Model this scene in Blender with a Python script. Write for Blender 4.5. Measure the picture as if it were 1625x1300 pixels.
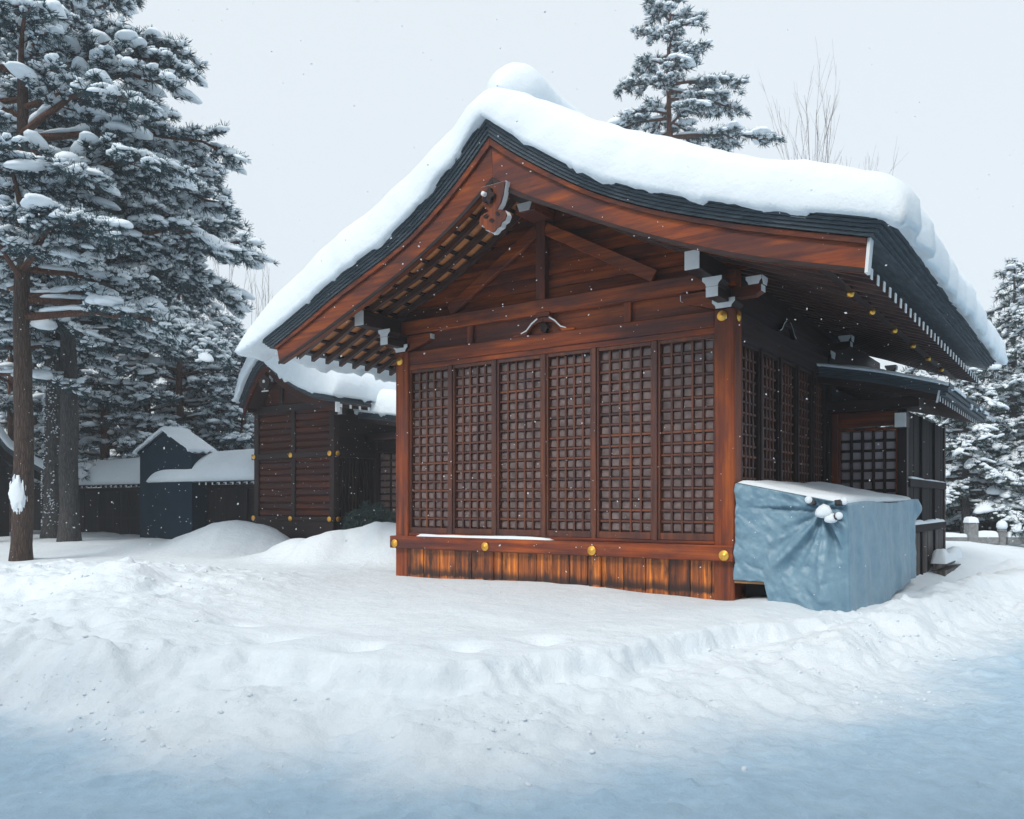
import bpy, math, random
import numpy as np
from mathutils import Vector
random.seed(7)
D = bpy.data
for o in list(D.objects): D.objects.remove(o, do_unlink=True)
scn = bpy.context.scene
COL = scn.collection
# ------------------------------------------------------------------ camera, sky, sun, exposure
PXF, PCX, PHY, CAMH = 1336.0, 812.5, 798.0, 1.6       # photo focal length / centre / horizon in pixels, eye height
cam_d = D.cameras.new('camera'); cam = D.objects.new('camera', cam_d); COL.objects.link(cam)
cam.location = (0, 0, CAMH); cam.rotation_euler = (math.radians(90), 0, 0)
cam_d.sensor_fit = 'HORIZONTAL'; cam_d.sensor_width = 36.0
cam_d.lens = 36.0 * PXF / 1625.0
cam_d.shift_y = (PHY - 650.0) / 1625.0
cam_d.clip_start = 0.05; cam_d.clip_end = 2000
scn.camera = cam
SUN_AZ, SUN_EL = math.radians(208), math.radians(48)   # compass from +Y clockwise: behind the camera, a little left
world = D.worlds.new('World'); scn.world = world; world.use_nodes = True
wn = world.node_tree; wn.nodes.clear()
w_out = wn.nodes.new('ShaderNodeOutputWorld'); w_bg = wn.nodes.new('ShaderNodeBackground')
w_sky = wn.nodes.new('ShaderNodeTexSky'); w_sky.sky_type = 'NISHITA'; w_sky.sun_disc = False
w_sky.sun_elevation = SUN_EL; w_sky.sun_rotation = SUN_AZ; w_sky.dust_density = 2.0
w_mix = wn.nodes.new('ShaderNodeMix'); w_mix.data_type = 'RGBA'
w_mix.inputs[0].default_value = 0.66
w_mix.inputs[7].default_value = (9.7, 10.3, 10.5, 1)     # thin even snow cloud
wn.links.new(w_sky.outputs[0], w_mix.inputs[6]); wn.links.new(w_mix.outputs[2], w_bg.inputs[0])
w_bg.inputs[1].default_value = 0.11
wn.links.new(w_bg.outputs[0], w_out.inputs[0])
sun_d = D.lights.new('sun', 'SUN'); sun = D.objects.new('sun', sun_d); COL.objects.link(sun)
sun_d.energy = 2.0; sun_d.angle = math.radians(18); sun_d.color = (1.0, 0.94, 0.87)
sd = Vector((math.sin(SUN_AZ) * math.cos(SUN_EL), math.cos(SUN_AZ) * math.cos(SUN_EL), math.sin(SUN_EL)))
sun.rotation_euler = sd.to_track_quat('Z', 'Y').to_euler(); sun.location = (-6, -10, 20)
scn.view_settings.view_transform = 'Standard'; scn.view_settings.look = 'None'
scn.view_settings.exposure = 0.17; scn.view_settings.gamma = 1.0; scn.view_settings.use_curve_mapping = False
scn.render.engine = 'CYCLES'
scn.cycles.max_bounces = 6; scn.cycles.diffuse_bounces = 3; scn.cycles.volume_bounces = 0

# ------------------------------------------------------------------ helpers
rng = np.random.RandomState(11)
TH = math.atan2(-0.5728, 0.8197)                       # the shrine's front runs along this direction
UX = np.array([0.8197, -0.5728]); VX = np.array([0.5728, 0.8197])
O1 = np.array([2.72, 10.3]); O2 = np.array([-4.23, 20.0])
def world_xy(O, u, v): return O + u * UX + v * VX
def px_at(px, Y): return (px - PCX) / PXF * Y
def sstep(a, b, x):
    t = np.clip((x - a) / (b - a), 0, 1); return t * t * (3 - 2 * t)
def hash2(i, j, s):
    n = (i.astype(np.int64) * 374761393 + j.astype(np.int64) * 668265263 + s * 1442695041) & 0x7fffffff
    n = ((n ^ (n >> 13)) * 1274126177) & 0x7fffffff
    return ((n ^ (n >> 16)) & 0xffff) / 65535.0
def vnoise(x, y, s=0):
    i, j = np.floor(x), np.floor(y); fx, fy = x - i, y - j
    fx, fy = fx * fx * (3 - 2 * fx), fy * fy * (3 - 2 * fy)
    a, b, c, d = hash2(i, j, s), hash2(i + 1, j, s), hash2(i, j + 1, s), hash2(i + 1, j + 1, s)
    return (a * (1 - fx) + b * fx) * (1 - fy) + (c * (1 - fx) + d * fx) * fy
def fbm(x, y, s=0, o=4):
    r, a, n = 0, 0.5, 0
    for k in range(o):
        r = r + a * vnoise(x * 2 ** k, y * 2 ** k, s + k * 17); n += a; a *= 0.5
    return r / n
def np_mesh(name, V, F, mat, parent=None, smooth=False):
    """V (n,3), F (m,3) or (m,4) -> one mesh object"""
    V = np.asarray(V, np.float32); F = np.asarray(F, np.int32)
    me = D.meshes.new(name); k = F.shape[1]
    me.vertices.add(len(V)); me.vertices.foreach_set('co', V.ravel())
    me.loops.add(F.size); me.loops.foreach_set('vertex_index', F.ravel())
    me.polygons.add(len(F)); me.polygons.foreach_set('loop_start', np.arange(len(F), dtype=np.int32) * k)
    me.polygons.foreach_set('loop_total', np.full(len(F), k, np.int32))
    if smooth: me.polygons.foreach_set('use_smooth', np.ones(len(F), bool))
    me.update(calc_edges=True); me.validate()
    return obj(name, me, mat, parent)
def obj(name, me, mat, parent=None):
    if mat is not None and not me.materials: me.materials.append(mat)
    o = D.objects.new(name, me); COL.objects.link(o)
    if parent is not None: o.parent = parent
    return o
class MB:
    """collects polygons; build() links them as ONE mesh object"""
    def __init__(s): s.v = []; s.f = []
    def box(s, x0, x1, y0, y1, z0, z1):
        n = len(s.v)
        s.v += [(x0,y0,z0),(x1,y0,z0),(x1,y1,z0),(x0,y1,z0),(x0,y0,z1),(x1,y0,z1),(x1,y1,z1),(x0,y1,z1)]
        s.f += [[n+q for q in f] for f in ((0,3,2,1),(4,5,6,7),(0,1,5,4),(1,2,6,5),(2,3,7,6),(3,0,4,7))]
        return s
    def prism(s, pts, axis, a, b):
        """polygon pts (2-D) extruded along axis from a to b; for axis y pts are (x,z), for x (y,z), for z (x,y)"""
        n = len(s.v); m = len(pts)
        def P(p, t): return {'x': (t, p[0], p[1]), 'y': (p[0], t, p[1]), 'z': (p[0], p[1], t)}[axis]
        s.v += [P(p, a) for p in pts] + [P(p, b) for p in pts]
        s.f += [[n+i for i in range(m)], [n+m+i for i in reversed(range(m))]]
        s.f += [[n+i, n+m+i, n+m+(i+1) % m, n+(i+1) % m] for i in range(m)]
        return s
    def strip(s, top, bot, y0, y1):
        """curved board: top and bottom polylines in (x,z) with equal counts, from y0 to y1"""
        n = len(s.v); m = len(top)
        for y in (y0, y1):
            s.v += [(p[0], y, p[1]) for p in top] + [(p[0], y, p[1]) for p in bot]
        B = n + 2 * m
        for i in range(m - 1):
            s.f += [[n+i, n+m+i, n+m+i+1, n+i+1], [B+i, B+i+1, B+m+i+1, B+m+i],
                    [n+i, n+i+1, B+i+1, B+i], [n+m+i, B+m+i, B+m+i+1, n+m+i+1]]
        s.f += [[n, B, B+m, n+m], [n+m-1, n+2*m-1, B+2*m-1, B+m-1]]
        return s
    def bar(s, p, q, w, h, yax=(0, 1, 0)):
        """box from p to q, w along yax, h across"""
        p, q = np.array(p, float), np.array(q, float); d = q - p; d /= np.linalg.norm(d)
        a = np.array(yax, float); b = np.cross(d, a); b /= np.linalg.norm(b); a = np.cross(b, d)
        n = len(s.v)
        for c in (p, q):
            for i, j in ((-1,-1),(1,-1),(1,1),(-1,1)): s.v.append(tuple(c + a * i * w / 2 + b * j * h / 2))
        s.f += [[n+q_ for q_ in f] for f in ((0,1,2,3),(7,6,5,4),(0,4,5,1),(1,5,6,2),(2,6,7,3),(3,7,4,0))]
        return s
    def lathe(s, prof, c, axis='y', n=14):
        """profile of (radius, offset) turned round an axis through c"""
        b = len(s.v); m = len(prof)
        for r, t in prof:
            for k in range(n):
                a = 2 * math.pi * k / n; x, y = r * math.cos(a), r * math.sin(a)
                s.v.append({'y': (c[0]+x, c[1]+t, c[2]+y), 'x': (c[0]+t, c[1]+x, c[2]+y), 'z': (c[0]+x, c[1]+y, c[2]+t)}[axis])
        for i in range(m - 1):
            for k in range(n):
                k2 = (k + 1) % n; s.f.append([b+i*n+k, b+i*n+k2, b+(i+1)*n+k2, b+(i+1)*n+k])
        s.f += [[b+k for k in range(n)], [b+(m-1)*n+k for k in reversed(range(n))]]
        return s
    def mesh(s, name):
        me = D.meshes.new(name); me.from_pydata(s.v, [], s.f); me.update()
        import bmesh
        bm = bmesh.new(); bm.from_mesh(me); bmesh.ops.recalc_face_normals(bm, faces=bm.faces); bm.to_mesh(me); bm.free()
        return me
    def build(s, name, mat, parent=None, smooth=False, bevel=0.0):
        me = s.mesh(name)
        if smooth:
            for p in me.polygons: p.use_smooth = True
        o = obj(name, me, mat, parent)
        if bevel:
            b = o.modifiers.new('bevel', 'BEVEL'); b.width = bevel; b.segments = 1; b.limit_method = 'ANGLE'
        return o
def share(src, parent, loc=None):
    o = src.copy(); COL.objects.link(o); o.parent = parent
    if loc is not None: o.location = loc
    return o
def tag(o, label=None, cat=None, group=None, kind=None):
    if label: o['label'] = label
    if cat: o['category'] = cat
    if group: o['group'] = group
    if kind: o['kind'] = kind
    return o
def thing(name, label, cat, loc=(0, 0, 0), rz=0.0, group=None):
    o = D.objects.new(name, None); COL.objects.link(o); o.location = loc; o.rotation_euler = (0, 0, rz)
    o.empty_display_size = 0.2
    return tag(o, label, cat, group)
def curve(pts, n):
    """smooth resample of (x,z) points by x (Catmull-Rom through points)"""
    p = np.array(pts, float); t = np.arange(len(p)); T = np.linspace(0, len(p) - 1, n); out = []
    for q in T:
        i = min(int(q), len(p) - 2); f = q - i
        p0, p1, p2, p3 = p[max(i-1, 0)], p[i], p[i+1], p[min(i+2, len(p)-1)]
        out.append(tuple(0.5*((2*p1)+(-p0+p2)*f+(2*p0-5*p1+4*p2-p3)*f*f+(-p0+3*p1-3*p2+p3)*f**3)))
    return out

# ------------------------------------------------------------------ materials
def new_mat(name):
    m = D.materials.new(name); m.use_nodes = True; nt = m.node_tree
    return m, nt, nt.nodes['Principled BSDF']
def nd(nt, t, **k):
    n = nt.nodes.new(t)
    for a, b in k.items(): setattr(n, a, b)
    return n
def ramp(nt, fac, stops):
    r = nd(nt, 'ShaderNodeValToRGB'); e = r.color_ramp.elements
    e[0].position, e[0].color = stops[0][0], (*stops[0][1], 1); e[1].position, e[1].color = stops[-1][0], (*stops[-1][1], 1)
    for p, c in stops[1:-1]:
        q = e.new(p); q.color = (*c, 1)
    nt.links.new(fac, r.inputs[0]); return r.outputs[0]
def coords(nt, scale, rand=True):
    tc = nd(nt, 'ShaderNodeTexCoord'); src = tc.outputs['Object']
    if rand:
        oi = nd(nt, 'ShaderNodeObjectInfo'); ml = nd(nt, 'ShaderNodeVectorMath', operation='SCALE')
        ml.inputs[0].default_value = (13.1, 7.7, 9.3); nt.links.new(oi.outputs['Random'], ml.inputs['Scale'])
        ad = nd(nt, 'ShaderNodeVectorMath', operation='ADD'); nt.links.new(src, ad.inputs[0]); nt.links.new(ml.outputs[0], ad.inputs[1]); src = ad.outputs[0]
    mp = nd(nt, 'ShaderNodeMapping'); mp.inputs['Scale'].default_value = scale; nt.links.new(src, mp.inputs[0])
    return mp.outputs[0]
def noise(nt, vec, scale, detail=4, rough=0.55):
    n = nd(nt, 'ShaderNodeTexNoise'); n.inputs['Scale'].default_value = scale; n.inputs['Detail'].default_value = detail
    n.inputs['Roughness'].default_value = rough; nt.links.new(vec, n.inputs['Vector']); return n.outputs['Fac']
def mix(nt, fac, a, b, mode='MIX'):
    m = nd(nt, 'ShaderNodeMix', data_type='RGBA', blend_type=mode)
    for v, i in ((fac, 0), (a, 6), (b, 7)):
        if isinstance(v, (int, float)): m.inputs[i].default_value = v
        elif isinstance(v, tuple): m.inputs[i].default_value = (*v, 1)
        else: nt.links.new(v, m.inputs[i])
    return m.outputs[2]
def bump(nt, b, h, strength, dist=0.02):
    n = nd(nt, 'ShaderNodeBump'); n.inputs['Strength'].default_value = strength; n.inputs['Distance'].default_value = dist
    nt.links.new(h, n.inputs['Height']); nt.links.new(n.outputs[0], b.inputs['Normal'])
def wood(name, axis, lo, mid, hi, stain=(0.036, 0.020, 0.026), st=0.72, rough=0.5, gr=16.0, spec=0.5):
    m, nt, b = new_mat(name); b.inputs['Specular IOR Level'].default_value = spec
    sc = {'x': (0.7, gr, gr), 'y': (gr, 0.7, gr), 'z': (gr, gr, 0.7)}[axis]
    v = coords(nt, sc); g = noise(nt, v, 1.0, 6, 0.65)
    c = ramp(nt, g, [(0.3, lo), (0.5, mid), (0.72, hi)])
    v2 = coords(nt, {'x': (0.6, 2.2, 2.2), 'y': (2.2, 0.6, 2.2), 'z': (2.2, 2.2, 0.6)}[axis]); p = noise(nt, v2, 1.3, 5, 0.6)
    f = ramp(nt, p, [(0.40, (0, 0, 0)), (0.60, (st, st, st))])
    c = mix(nt, f, c, stain)
    oi = nd(nt, 'ShaderNodeObjectInfo'); tone = ramp(nt, oi.outputs['Random'], [(0.0, (0.72, 0.72, 0.75)), (1.0, (1.15, 1.1, 1.05))])
    c = mix(nt, 1.0, c, tone, 'MULTIPLY')
    nt.links.new(c, b.inputs['Base Color'])
    b.inputs['Roughness'].default_value = rough
    r2 = ramp(nt, g, [(0.3, (rough-.1,)*3), (0.7, (rough+.15,)*3)]); nt.links.new(r2, b.inputs['Roughness'])
    bump(nt, b, g, 0.35, 0.006)
    return m
RLO, RMID, RHI = (0.085, 0.018, 0.008), (0.26, 0.054, 0.013), (0.44, 0.115, 0.020)
W = {a: wood('red_cedar_' + a, a, RLO, RMID, RHI, spec=0.32) for a in 'xyz'}
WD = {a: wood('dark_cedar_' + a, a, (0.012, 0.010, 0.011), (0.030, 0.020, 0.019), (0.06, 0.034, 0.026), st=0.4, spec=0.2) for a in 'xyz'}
WS = {a: wood('slat_cedar_' + a, a, (0.05, 0.017, 0.010), (0.12, 0.036, 0.016), (0.22, 0.066, 0.022), st=0.6) for a in 'xyz'}
WO = wood('soffit_cedar', 'y', (0.42, 0.16, 0.07), (0.60, 0.25, 0.10), (0.72, 0.34, 0.13), st=0.08)
WL = wood('storehouse_log', 'x', (0.03, 0.009, 0.006), (0.085, 0.021, 0.010), (0.17, 0.044, 0.014), st=0.75, spec=0.2)
WR = wood('rafter_cedar', 'x', (0.035, 0.022, 0.022), (0.07, 0.036, 0.031), (0.12, 0.055, 0.04), st=0.4)
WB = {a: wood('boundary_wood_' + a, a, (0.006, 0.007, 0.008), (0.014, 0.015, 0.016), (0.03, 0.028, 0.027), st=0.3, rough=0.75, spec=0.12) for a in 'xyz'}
WN = wood('fresh_batten', 'x', (0.35, 0.17, 0.06), (0.5, 0.26, 0.1), (0.6, 0.34, 0.15), st=0.1)
WG = wood('grey_weathered_wood', 'z', (0.02, 0.016, 0.015), (0.075, 0.065, 0.062), (0.30, 0.29, 0.30), stain=(0.02, 0.016, 0.016), st=0.8, rough=0.8, gr=22)
def base_plank_mat():
    m, nt, b = new_mat('streaked_base_plank')
    v = coords(nt, (24, 24, 0.9)); g = noise(nt, v, 1.0, 6, 0.65)
    c = ramp(nt, g, [(0.30, (0.06, 0.018, 0.008)), (0.48, (0.34, 0.095, 0.016)), (0.66, (0.78, 0.27, 0.028))])
    v2 = coords(nt, (5, 5, 1.3)); p = noise(nt, v2, 1.2, 5, 0.65)
    f = ramp(nt, p, [(0.46, (0, 0, 0)), (0.62, (0.85, 0.85, 0.85))])
    c = mix(nt, f, c, (0.03, 0.014, 0.011))
    # rot line and salty edge where the drifted snow has wetted the boards
    tc = nd(nt, 'ShaderNodeTexCoord'); sp = nd(nt, 'ShaderNodeSeparateXYZ'); nt.links.new(tc.outputs['Object'], sp.inputs[0])
    n2 = noise(nt, coords(nt, (9, 9, 0.0)), 1.0, 3); ma = nd(nt, 'ShaderNodeMath', operation='MULTIPLY_ADD')
    nt.links.new(n2, ma.inputs[0]); ma.inputs[1].default_value = -0.16; nt.links.new(sp.outputs[2], ma.inputs[2])
    wet = ramp(nt, ma.outputs[0], [(0.37, (0.0,)*3), (0.40, (0.9,)*3), (0.45, (0.8,)*3), (0.53, (0, 0, 0))])
    c = mix(nt, wet, c, (0.014, 0.010, 0.010))
    oi = nd(nt, 'ShaderNodeObjectInfo'); tone = ramp(nt, oi.outputs['Random'], [(0.0, (0.6, 0.5, 0.5)), (0.5, (1.0, 0.88, 0.85)), (1.0, (1.35, 1.25, 1.0))]); c = mix(nt, 1.0, c, tone, 'MULTIPLY')
    nt.links.new(c, b.inputs['Base Color']); b.inputs['Roughness'].default_value = 0.42
    bump(nt, b, g, 0.5, 0.006)
    return m
BASEP = base_plank_mat()
def plain(name, col, rough=0.6, metal=0.0, var=0.15, scale=6.0, bs=0.15, spec=0.5):
    m, nt, b = new_mat(name); v = coords(nt, (1, 1, 1)); n = noise(nt, v, scale, 5)
    c = ramp(nt, n, [(0.3, tuple(x * (1 - var) for x in col)), (0.7, tuple(min(1, x * (1 + var)) for x in col))])
    nt.links.new(c, b.inputs['Base Color']); b.inputs['Roughness'].default_value = rough; b.inputs['Metallic'].default_value = metal
    b.inputs['Specular IOR Level'].default_value = spec
    bump(nt, b, n, bs, 0.01); return m
WHITE = plain('white_lime_paint', (0.74, 0.76, 0.77), 0.7, var=0.06)
GOLD = plain('gilt_brass', (1.0, 0.50, 0.10), 0.40, 1.0, 0.2, 40)
GOLDD = plain('gilt_dark', (0.45, 0.22, 0.04), 0.4, 1.0, 0.2, 40)
BARK = None
def bark_mat():
    m, nt, b = new_mat('layered_eave_bark'); v = coords(nt, (3.0, 3.0, 60.0), False); n = noise(nt, v, 1.0, 6, 0.7)
    c = ramp(nt, n, [(0.3, (0.022, 0.034, 0.044)), (0.55, (0.06, 0.082, 0.10)), (0.75, (0.13, 0.16, 0.18))])
    nt.links.new(c, b.inputs['Base Color']); b.inputs['Roughness'].default_value = 0.75; bump(nt, b, n, 0.6, 0.012); return m
BARK = bark_mat()
PANE = plain('lattice_backing', (0.135, 0.095, 0.09), 0.33, 0.0, 0.45, 9.0, 0.25)
PAPER = plain('paper_pane', (0.42, 0.37, 0.40), 0.8, 0.0, 0.1)
STONE = plain('grey_stone', (0.2, 0.21, 0.215), 0.85, 0.0, 0.3, 14.0, 0.5)
BLUEB = plain('dark_blue_sheet_metal', (0.006, 0.022, 0.040), 0.7, 0.0, 0.2, 2.0, 0.05, 0.15)
VOID = plain('unlit_interior', (0.008, 0.007, 0.007), 0.9)
TRUNK = {}
def trunk_mat(name, lo, hi):
    m, nt, b = new_mat(name); v = coords(nt, (15, 15, 2.4)); n = noise(nt, v, 1.6, 7, 0.75)
    vo = nd(nt, 'ShaderNodeTexVoronoi'); vo.feature = 'DISTANCE_TO_EDGE'; vo.inputs['Scale'].default_value = 1.8; nt.links.new(v, vo.inputs['Vector'])
    c = ramp(nt, n, [(0.32, lo), (0.68, hi)]); d = ramp(nt, vo.outputs['Distance'], [(0.0, (0.45,)*3), (0.22, (1, 1, 1))])
    c = mix(nt, 1.0, c, d, 'MULTIPLY')
    nt.links.new(c, b.inputs['Base Color']); b.inputs['Roughness'].default_value = 0.9
    bump(nt, b, d, 0.9, 0.03); return m
TR_BROWN = trunk_mat('pine_bark_brown', (0.035, 0.024, 0.021), (0.12, 0.075, 0.06))
TR_GREY = trunk_mat('conifer_bark_grey', (0.03, 0.03, 0.032), (0.12, 0.115, 0.115))
TR_ORANGE = trunk_mat('pine_bark_orange', (0.07, 0.03, 0.022), (0.22, 0.095, 0.055))
def leaf_mat(name, lo, hi):
    m, nt, b = new_mat(name); v = coords(nt, (1, 1, 1), False); n = noise(nt, v, 1.7, 3)
    c = ramp(nt, n, [(0.3, lo), (0.7, hi)]); nt.links.new(c, b.inputs['Base Color']); b.inputs['Roughness'].default_value = 0.6
    return m
NEEDLE = leaf_mat('pine_needles', (0.016, 0.050, 0.066), (0.036, 0.085, 0.098))
NEEDLE2 = leaf_mat('fir_needles', (0.014, 0.038, 0.042), (0.034, 0.066, 0.058))
TWIG = plain('bare_twig', (0.16, 0.13, 0.125), 0.85)
def snow_mat(name, fine=1.0, col=(0.785, 0.865, 0.925), packed_shade=None):
    m, nt, b = new_mat(name); v = coords(nt, (1, 1, 1), False)
    n1 = noise(nt, v, 7.0, 6, 0.6); n2 = noise(nt, v, 55.0, 4, 0.7)
    ad = nd(nt, 'ShaderNodeMath', operation='MULTIPLY_ADD'); nt.links.new(n2, ad.inputs[0]); ad.inputs[1].default_value = 0.25; nt.links.new(n1, ad.inputs[2])
    c = ramp(nt, n1, [(0.3, tuple(x * 0.97 for x in col)), (0.7, col)])
    if packed_shade:                                   # trodden snow of the cleared path; its dark blue also paints foreground shade
        at_ = nd(nt, 'ShaderNodeAttribute'); at_.attribute_name = 'packed_shade'; ma = nd(nt, 'ShaderNodeMath', operation='MULTIPLY_ADD', use_clamp=True)
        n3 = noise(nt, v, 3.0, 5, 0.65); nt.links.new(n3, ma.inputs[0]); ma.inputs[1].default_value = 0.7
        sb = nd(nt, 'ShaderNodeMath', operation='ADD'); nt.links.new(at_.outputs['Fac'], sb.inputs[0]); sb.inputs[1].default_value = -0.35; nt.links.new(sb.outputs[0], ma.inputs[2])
        pc = ramp(nt, n1, [(0.3, tuple(x * 0.88 for x in packed_shade)), (0.7, tuple(x * 1.06 for x in packed_shade))])
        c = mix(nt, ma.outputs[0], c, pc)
    nt.links.new(c, b.inputs['Base Color'])
    b.inputs['Roughness'].default_value = 0.7; b.inputs['Specular IOR Level'].default_value = 0.25
    bump(nt, b, ad.outputs[0], 0.62 * fine, 0.05); return m
SNOW = snow_mat('fallen_snow', 0.7)
SNOWG = snow_mat('ground_snow', 1.1, packed_shade=(0.45, 0.63, 0.78))
SNOWT = snow_mat('branch_snow', 0.6)
def tarp_mat():
    m, nt, b = new_mat('blue_tarpaulin'); v = coords(nt, (1, 1, 1), False); n = noise(nt, v, 5.0, 6, 0.65)
    c = ramp(nt, n, [(0.3, (0.125, 0.24, 0.335)), (0.7, (0.22, 0.355, 0.44))]); nt.links.new(c, b.inputs['Base Color'])
    b.inputs['Roughness'].default_value = 0.42; bump(nt, b, n, 0.5, 0.04); return m
TARP = tarp_mat()
FLAKE = D.materials.new('snow_flake'); FLAKE.use_nodes = True; _n = FLAKE.node_tree; _n.nodes.clear()
_o = _n.nodes.new('ShaderNodeOutputMaterial'); _d = _n.nodes.new('ShaderNodeBsdfDiffuse'); _t = _n.nodes.new('ShaderNodeBsdfTranslucent'); _m = _n.nodes.new('ShaderNodeMixShader'); _v = _n.nodes.new('ShaderNodeTexNoise')
_d.inputs[0].default_value = (0.92, 0.94, 0.96, 1); _t.inputs[0].default_value = (0.95, 0.96, 0.98, 1); _m.inputs[0].default_value = 0.55
_n.links.new(_d.outputs[0], _m.inputs[1]); _n.links.new(_t.outputs[0], _m.inputs[2]); _n.links.new(_m.outputs[0], _o.inputs[0])

# ------------------------------------------------------------------ ground: drifts, bank and ploughed path
TOE = np.array([(-30, -10.5), (-12, -8.3), (-5.5, -7.25), (-3.2, -7.0), (-2.17, -6.88), (-0.6, -6.6), (0.34, -6.2), (0.9, -5.6), (1.25, -4.9), (1.75, -3.4), (2.44, -0.9), (2.9, 2.35), (3.4, 8), (4.2, 14), (6, 24), (9, 40)])
def toe_dist(u, v):
    best = np.full(u.shape, 1e9); sgn = np.ones(u.shape)
    for a, b in zip(TOE[:-1], TOE[1:]):
        d = b - a; L2 = d @ d; t = np.clip(((u - a[0]) * d[0] + (v - a[1]) * d[1]) / L2, 0, 1)
        qx, qy = u - a[0] - t * d[0], v - a[1] - t * d[1]; r = np.hypot(qx, qy)
        cr = d[0] * qy - d[1] * qx; m = r < best - 1e-9
        best = np.where(m, r, best); sgn = np.where(m, np.sign(cr), sgn)
    return best * sgn                                        # positive on the shrine's side
def gauss(x, y, cx, cy, rx, ry=None): return np.exp(-((x - cx) / rx) ** 2 - ((y - cy) / (ry or rx)) ** 2)
def ground_h(x, y):
    du, dv = x - O1[0], y - O1[1]; u = du * UX[0] + dv * UX[1]; v = du * VX[0] + dv * VX[1]
    wob = (fbm(x * 0.9, y * 0.9, 3, 3) - 0.5) * 0.9 + (fbm(x * 3.5, y * 3.5, 8, 3) - 0.5) * 0.35
    s = toe_dist(u, v) + wob
    left = sstep(-2.0, -4.6, x)                              # the heavy, lumpy heap on the left
    right = sstep(0.6, 2.2, u) * sstep(-4.5, -1.5, v)
    h = 0.17 * sstep(-0.15, 1.1, s) + 0.20 * sstep(1.05, 1.30, s + 0.5 * (vnoise(x * 1.1, y * 1.1, 31) - 0.5)) * (1 - 0.8 * right) * (1 - 0.7 * left) + 0.07 * sstep(1.4, 4.5, s)
    h += left * (0.26 * sstep(0.1, 0.9, s) * np.exp(-((y - 7.6) / 2.6) ** 2) + 0.42 * np.exp(-((y - 11.3) / 2.6) ** 2) * sstep(0.3, 2.5, s))
    h += 0.07 * np.exp(-((s - 1.9) / 0.55) ** 2) * (1 - left) * (1 - right)
    h += right * (0.26 * np.exp(-((s - 0.95) / 0.42) ** 2) - 0.10 * sstep(1.2, 1.9, s) * sstep(0.3, 1.4, u) * (v < 12))
    h += 0.14 * sstep(13.5, 18, y) * (u < 2.2) + 0.12 * sstep(19, 26, y)
    for cx, cy, r, a in ((-3.75, 16.2, 0.55, 0.48), (-2.85, 16.4, 0.65, 0.62), (-1.9, 15.8, 0.75, 0.68), (-6.9, 20.6, 1.15, 0.62), (-5.9, 20.0, 0.8, 0.3), (-4.35, 17.2, 0.7, 0.42), (-8.6, 20.4, 1.5, 0.14), (-4.8, 9.9, 0.5, 0.10)):
        h += a * np.exp(-((((x - cx) / r) ** 2 + ((y - cy) / r) ** 2) * (0.75 + 0.6 * fbm(x * 1.6, y * 1.6, 91, 3))) ** 1.25)
    # surface character
    slope = sstep(-0.35, 0.1, s) * (1 - sstep(1.0, 1.5, s))
    clod = np.maximum(0, fbm(x * 4.5, y * 4.5, 41, 4) - 0.47) * 2.2
    crumb = np.maximum(0, vnoise(x * 9 + 3 * fbm(x * 3, y * 3, 7, 2), y * 9, 45) - 0.55) ** 0.7
    h += slope * (clod * 0.08 + crumb * 0.045 + (fbm(x * 12, y * 12, 5, 3) - 0.5) * 0.03)
    lump = left * sstep(0.2, 0.6, s) * (1 - sstep(13, 15, y))
    h += lump * ((fbm(x * 1.5, y * 1.5, 51, 3) - 0.5) * 0.20 + np.maximum(0, fbm(x * 5, y * 5, 57, 3) - 0.5) * 0.16 + 0.25 * np.maximum(0, fbm(x * 1.8, y * 1.8, 59, 2) - 0.6) + crumb * 0.05 * sstep(0.4, 0.6, fbm(x * 0.8, y * 0.8, 15, 2)) + (fbm(x * 11, y * 11, 19, 2) - 0.5) * 0.03)
    h += 0.30 * gauss(x, y, -4.35, 7.1, 0.55, 0.5) * (0.6 + 0.8 * fbm(x * 3.2, y * 3.2, 23, 3)) + 0.22 * gauss(x, y, -3.3, 6.6, 0.3) * (0.4 + fbm(x * 4, y * 4, 29, 3))
    pill = sstep(1.3, 2.0, s)
    h += pill * ((fbm(x * 0.75, y * 0.75, 61, 3) - 0.5) * 0.10 + (fbm(x * 2.2, y * 2.2, 66, 3) - 0.5) * 0.025)
    path = 1 - sstep(-0.3, 0.1, s)
    h += sstep(13, 15, y) * (fbm(x * 1.1, y * 1.1, 93, 4) - 0.5) * 0.16
    h += path * ((fbm(x * 2.5, y * 2.5, 71, 4) - 0.5) * 0.05 + np.maximum(0, fbm(x * 8, y * 8, 75, 3) - 0.56) * 0.14 + (fbm(u * 5, v * 1.2, 77, 3) - 0.5) * 0.025 + np.maximum(0, vnoise(x * 14, y * 14, 79) - 0.8) * 0.08)
    # footholes trodden into the bank
    for cx, cy, r in ((-1.25, 6.9, 0.16), (-0.45, 6.95, 0.2), (-2.1, 7.4, 0.2), (0.25, 7.3, 0.14), (-2.7, 8.2, 0.18)):
        h -= 0.13 * gauss(x, y, cx, cy, r, r * 0.8)
    h += 0.5 * sstep(45, 160, np.hypot(x, y)) * fbm(x * 0.02, y * 0.02, 81, 3)
    return h, s
def graded(a, b, fine0, fine1, step, grow):
    xs = list(np.arange(fine0, fine1, step)); d = step; p = fine1
    while p < b: xs.append(p); d *= grow; p += d
    xs.append(b); d = step; p = fine0 - step
    while p > a: xs.insert(0, p); d *= grow; p -= d
    xs.insert(0, a); return np.array(xs)
gx = graded(-500, 500, -6.6, 7.0, 0.034, 1.06); gy = graded(-300, 700, 3.7, 12.6, 0.036, 1.05)
GX, GY = np.meshgrid(gx, gy); GZ, GS = ground_h(GX, GY)
V = np.stack([GX, GY, GZ], -1).reshape(-1, 3); nx, ny = len(gx), len(gy)
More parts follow.
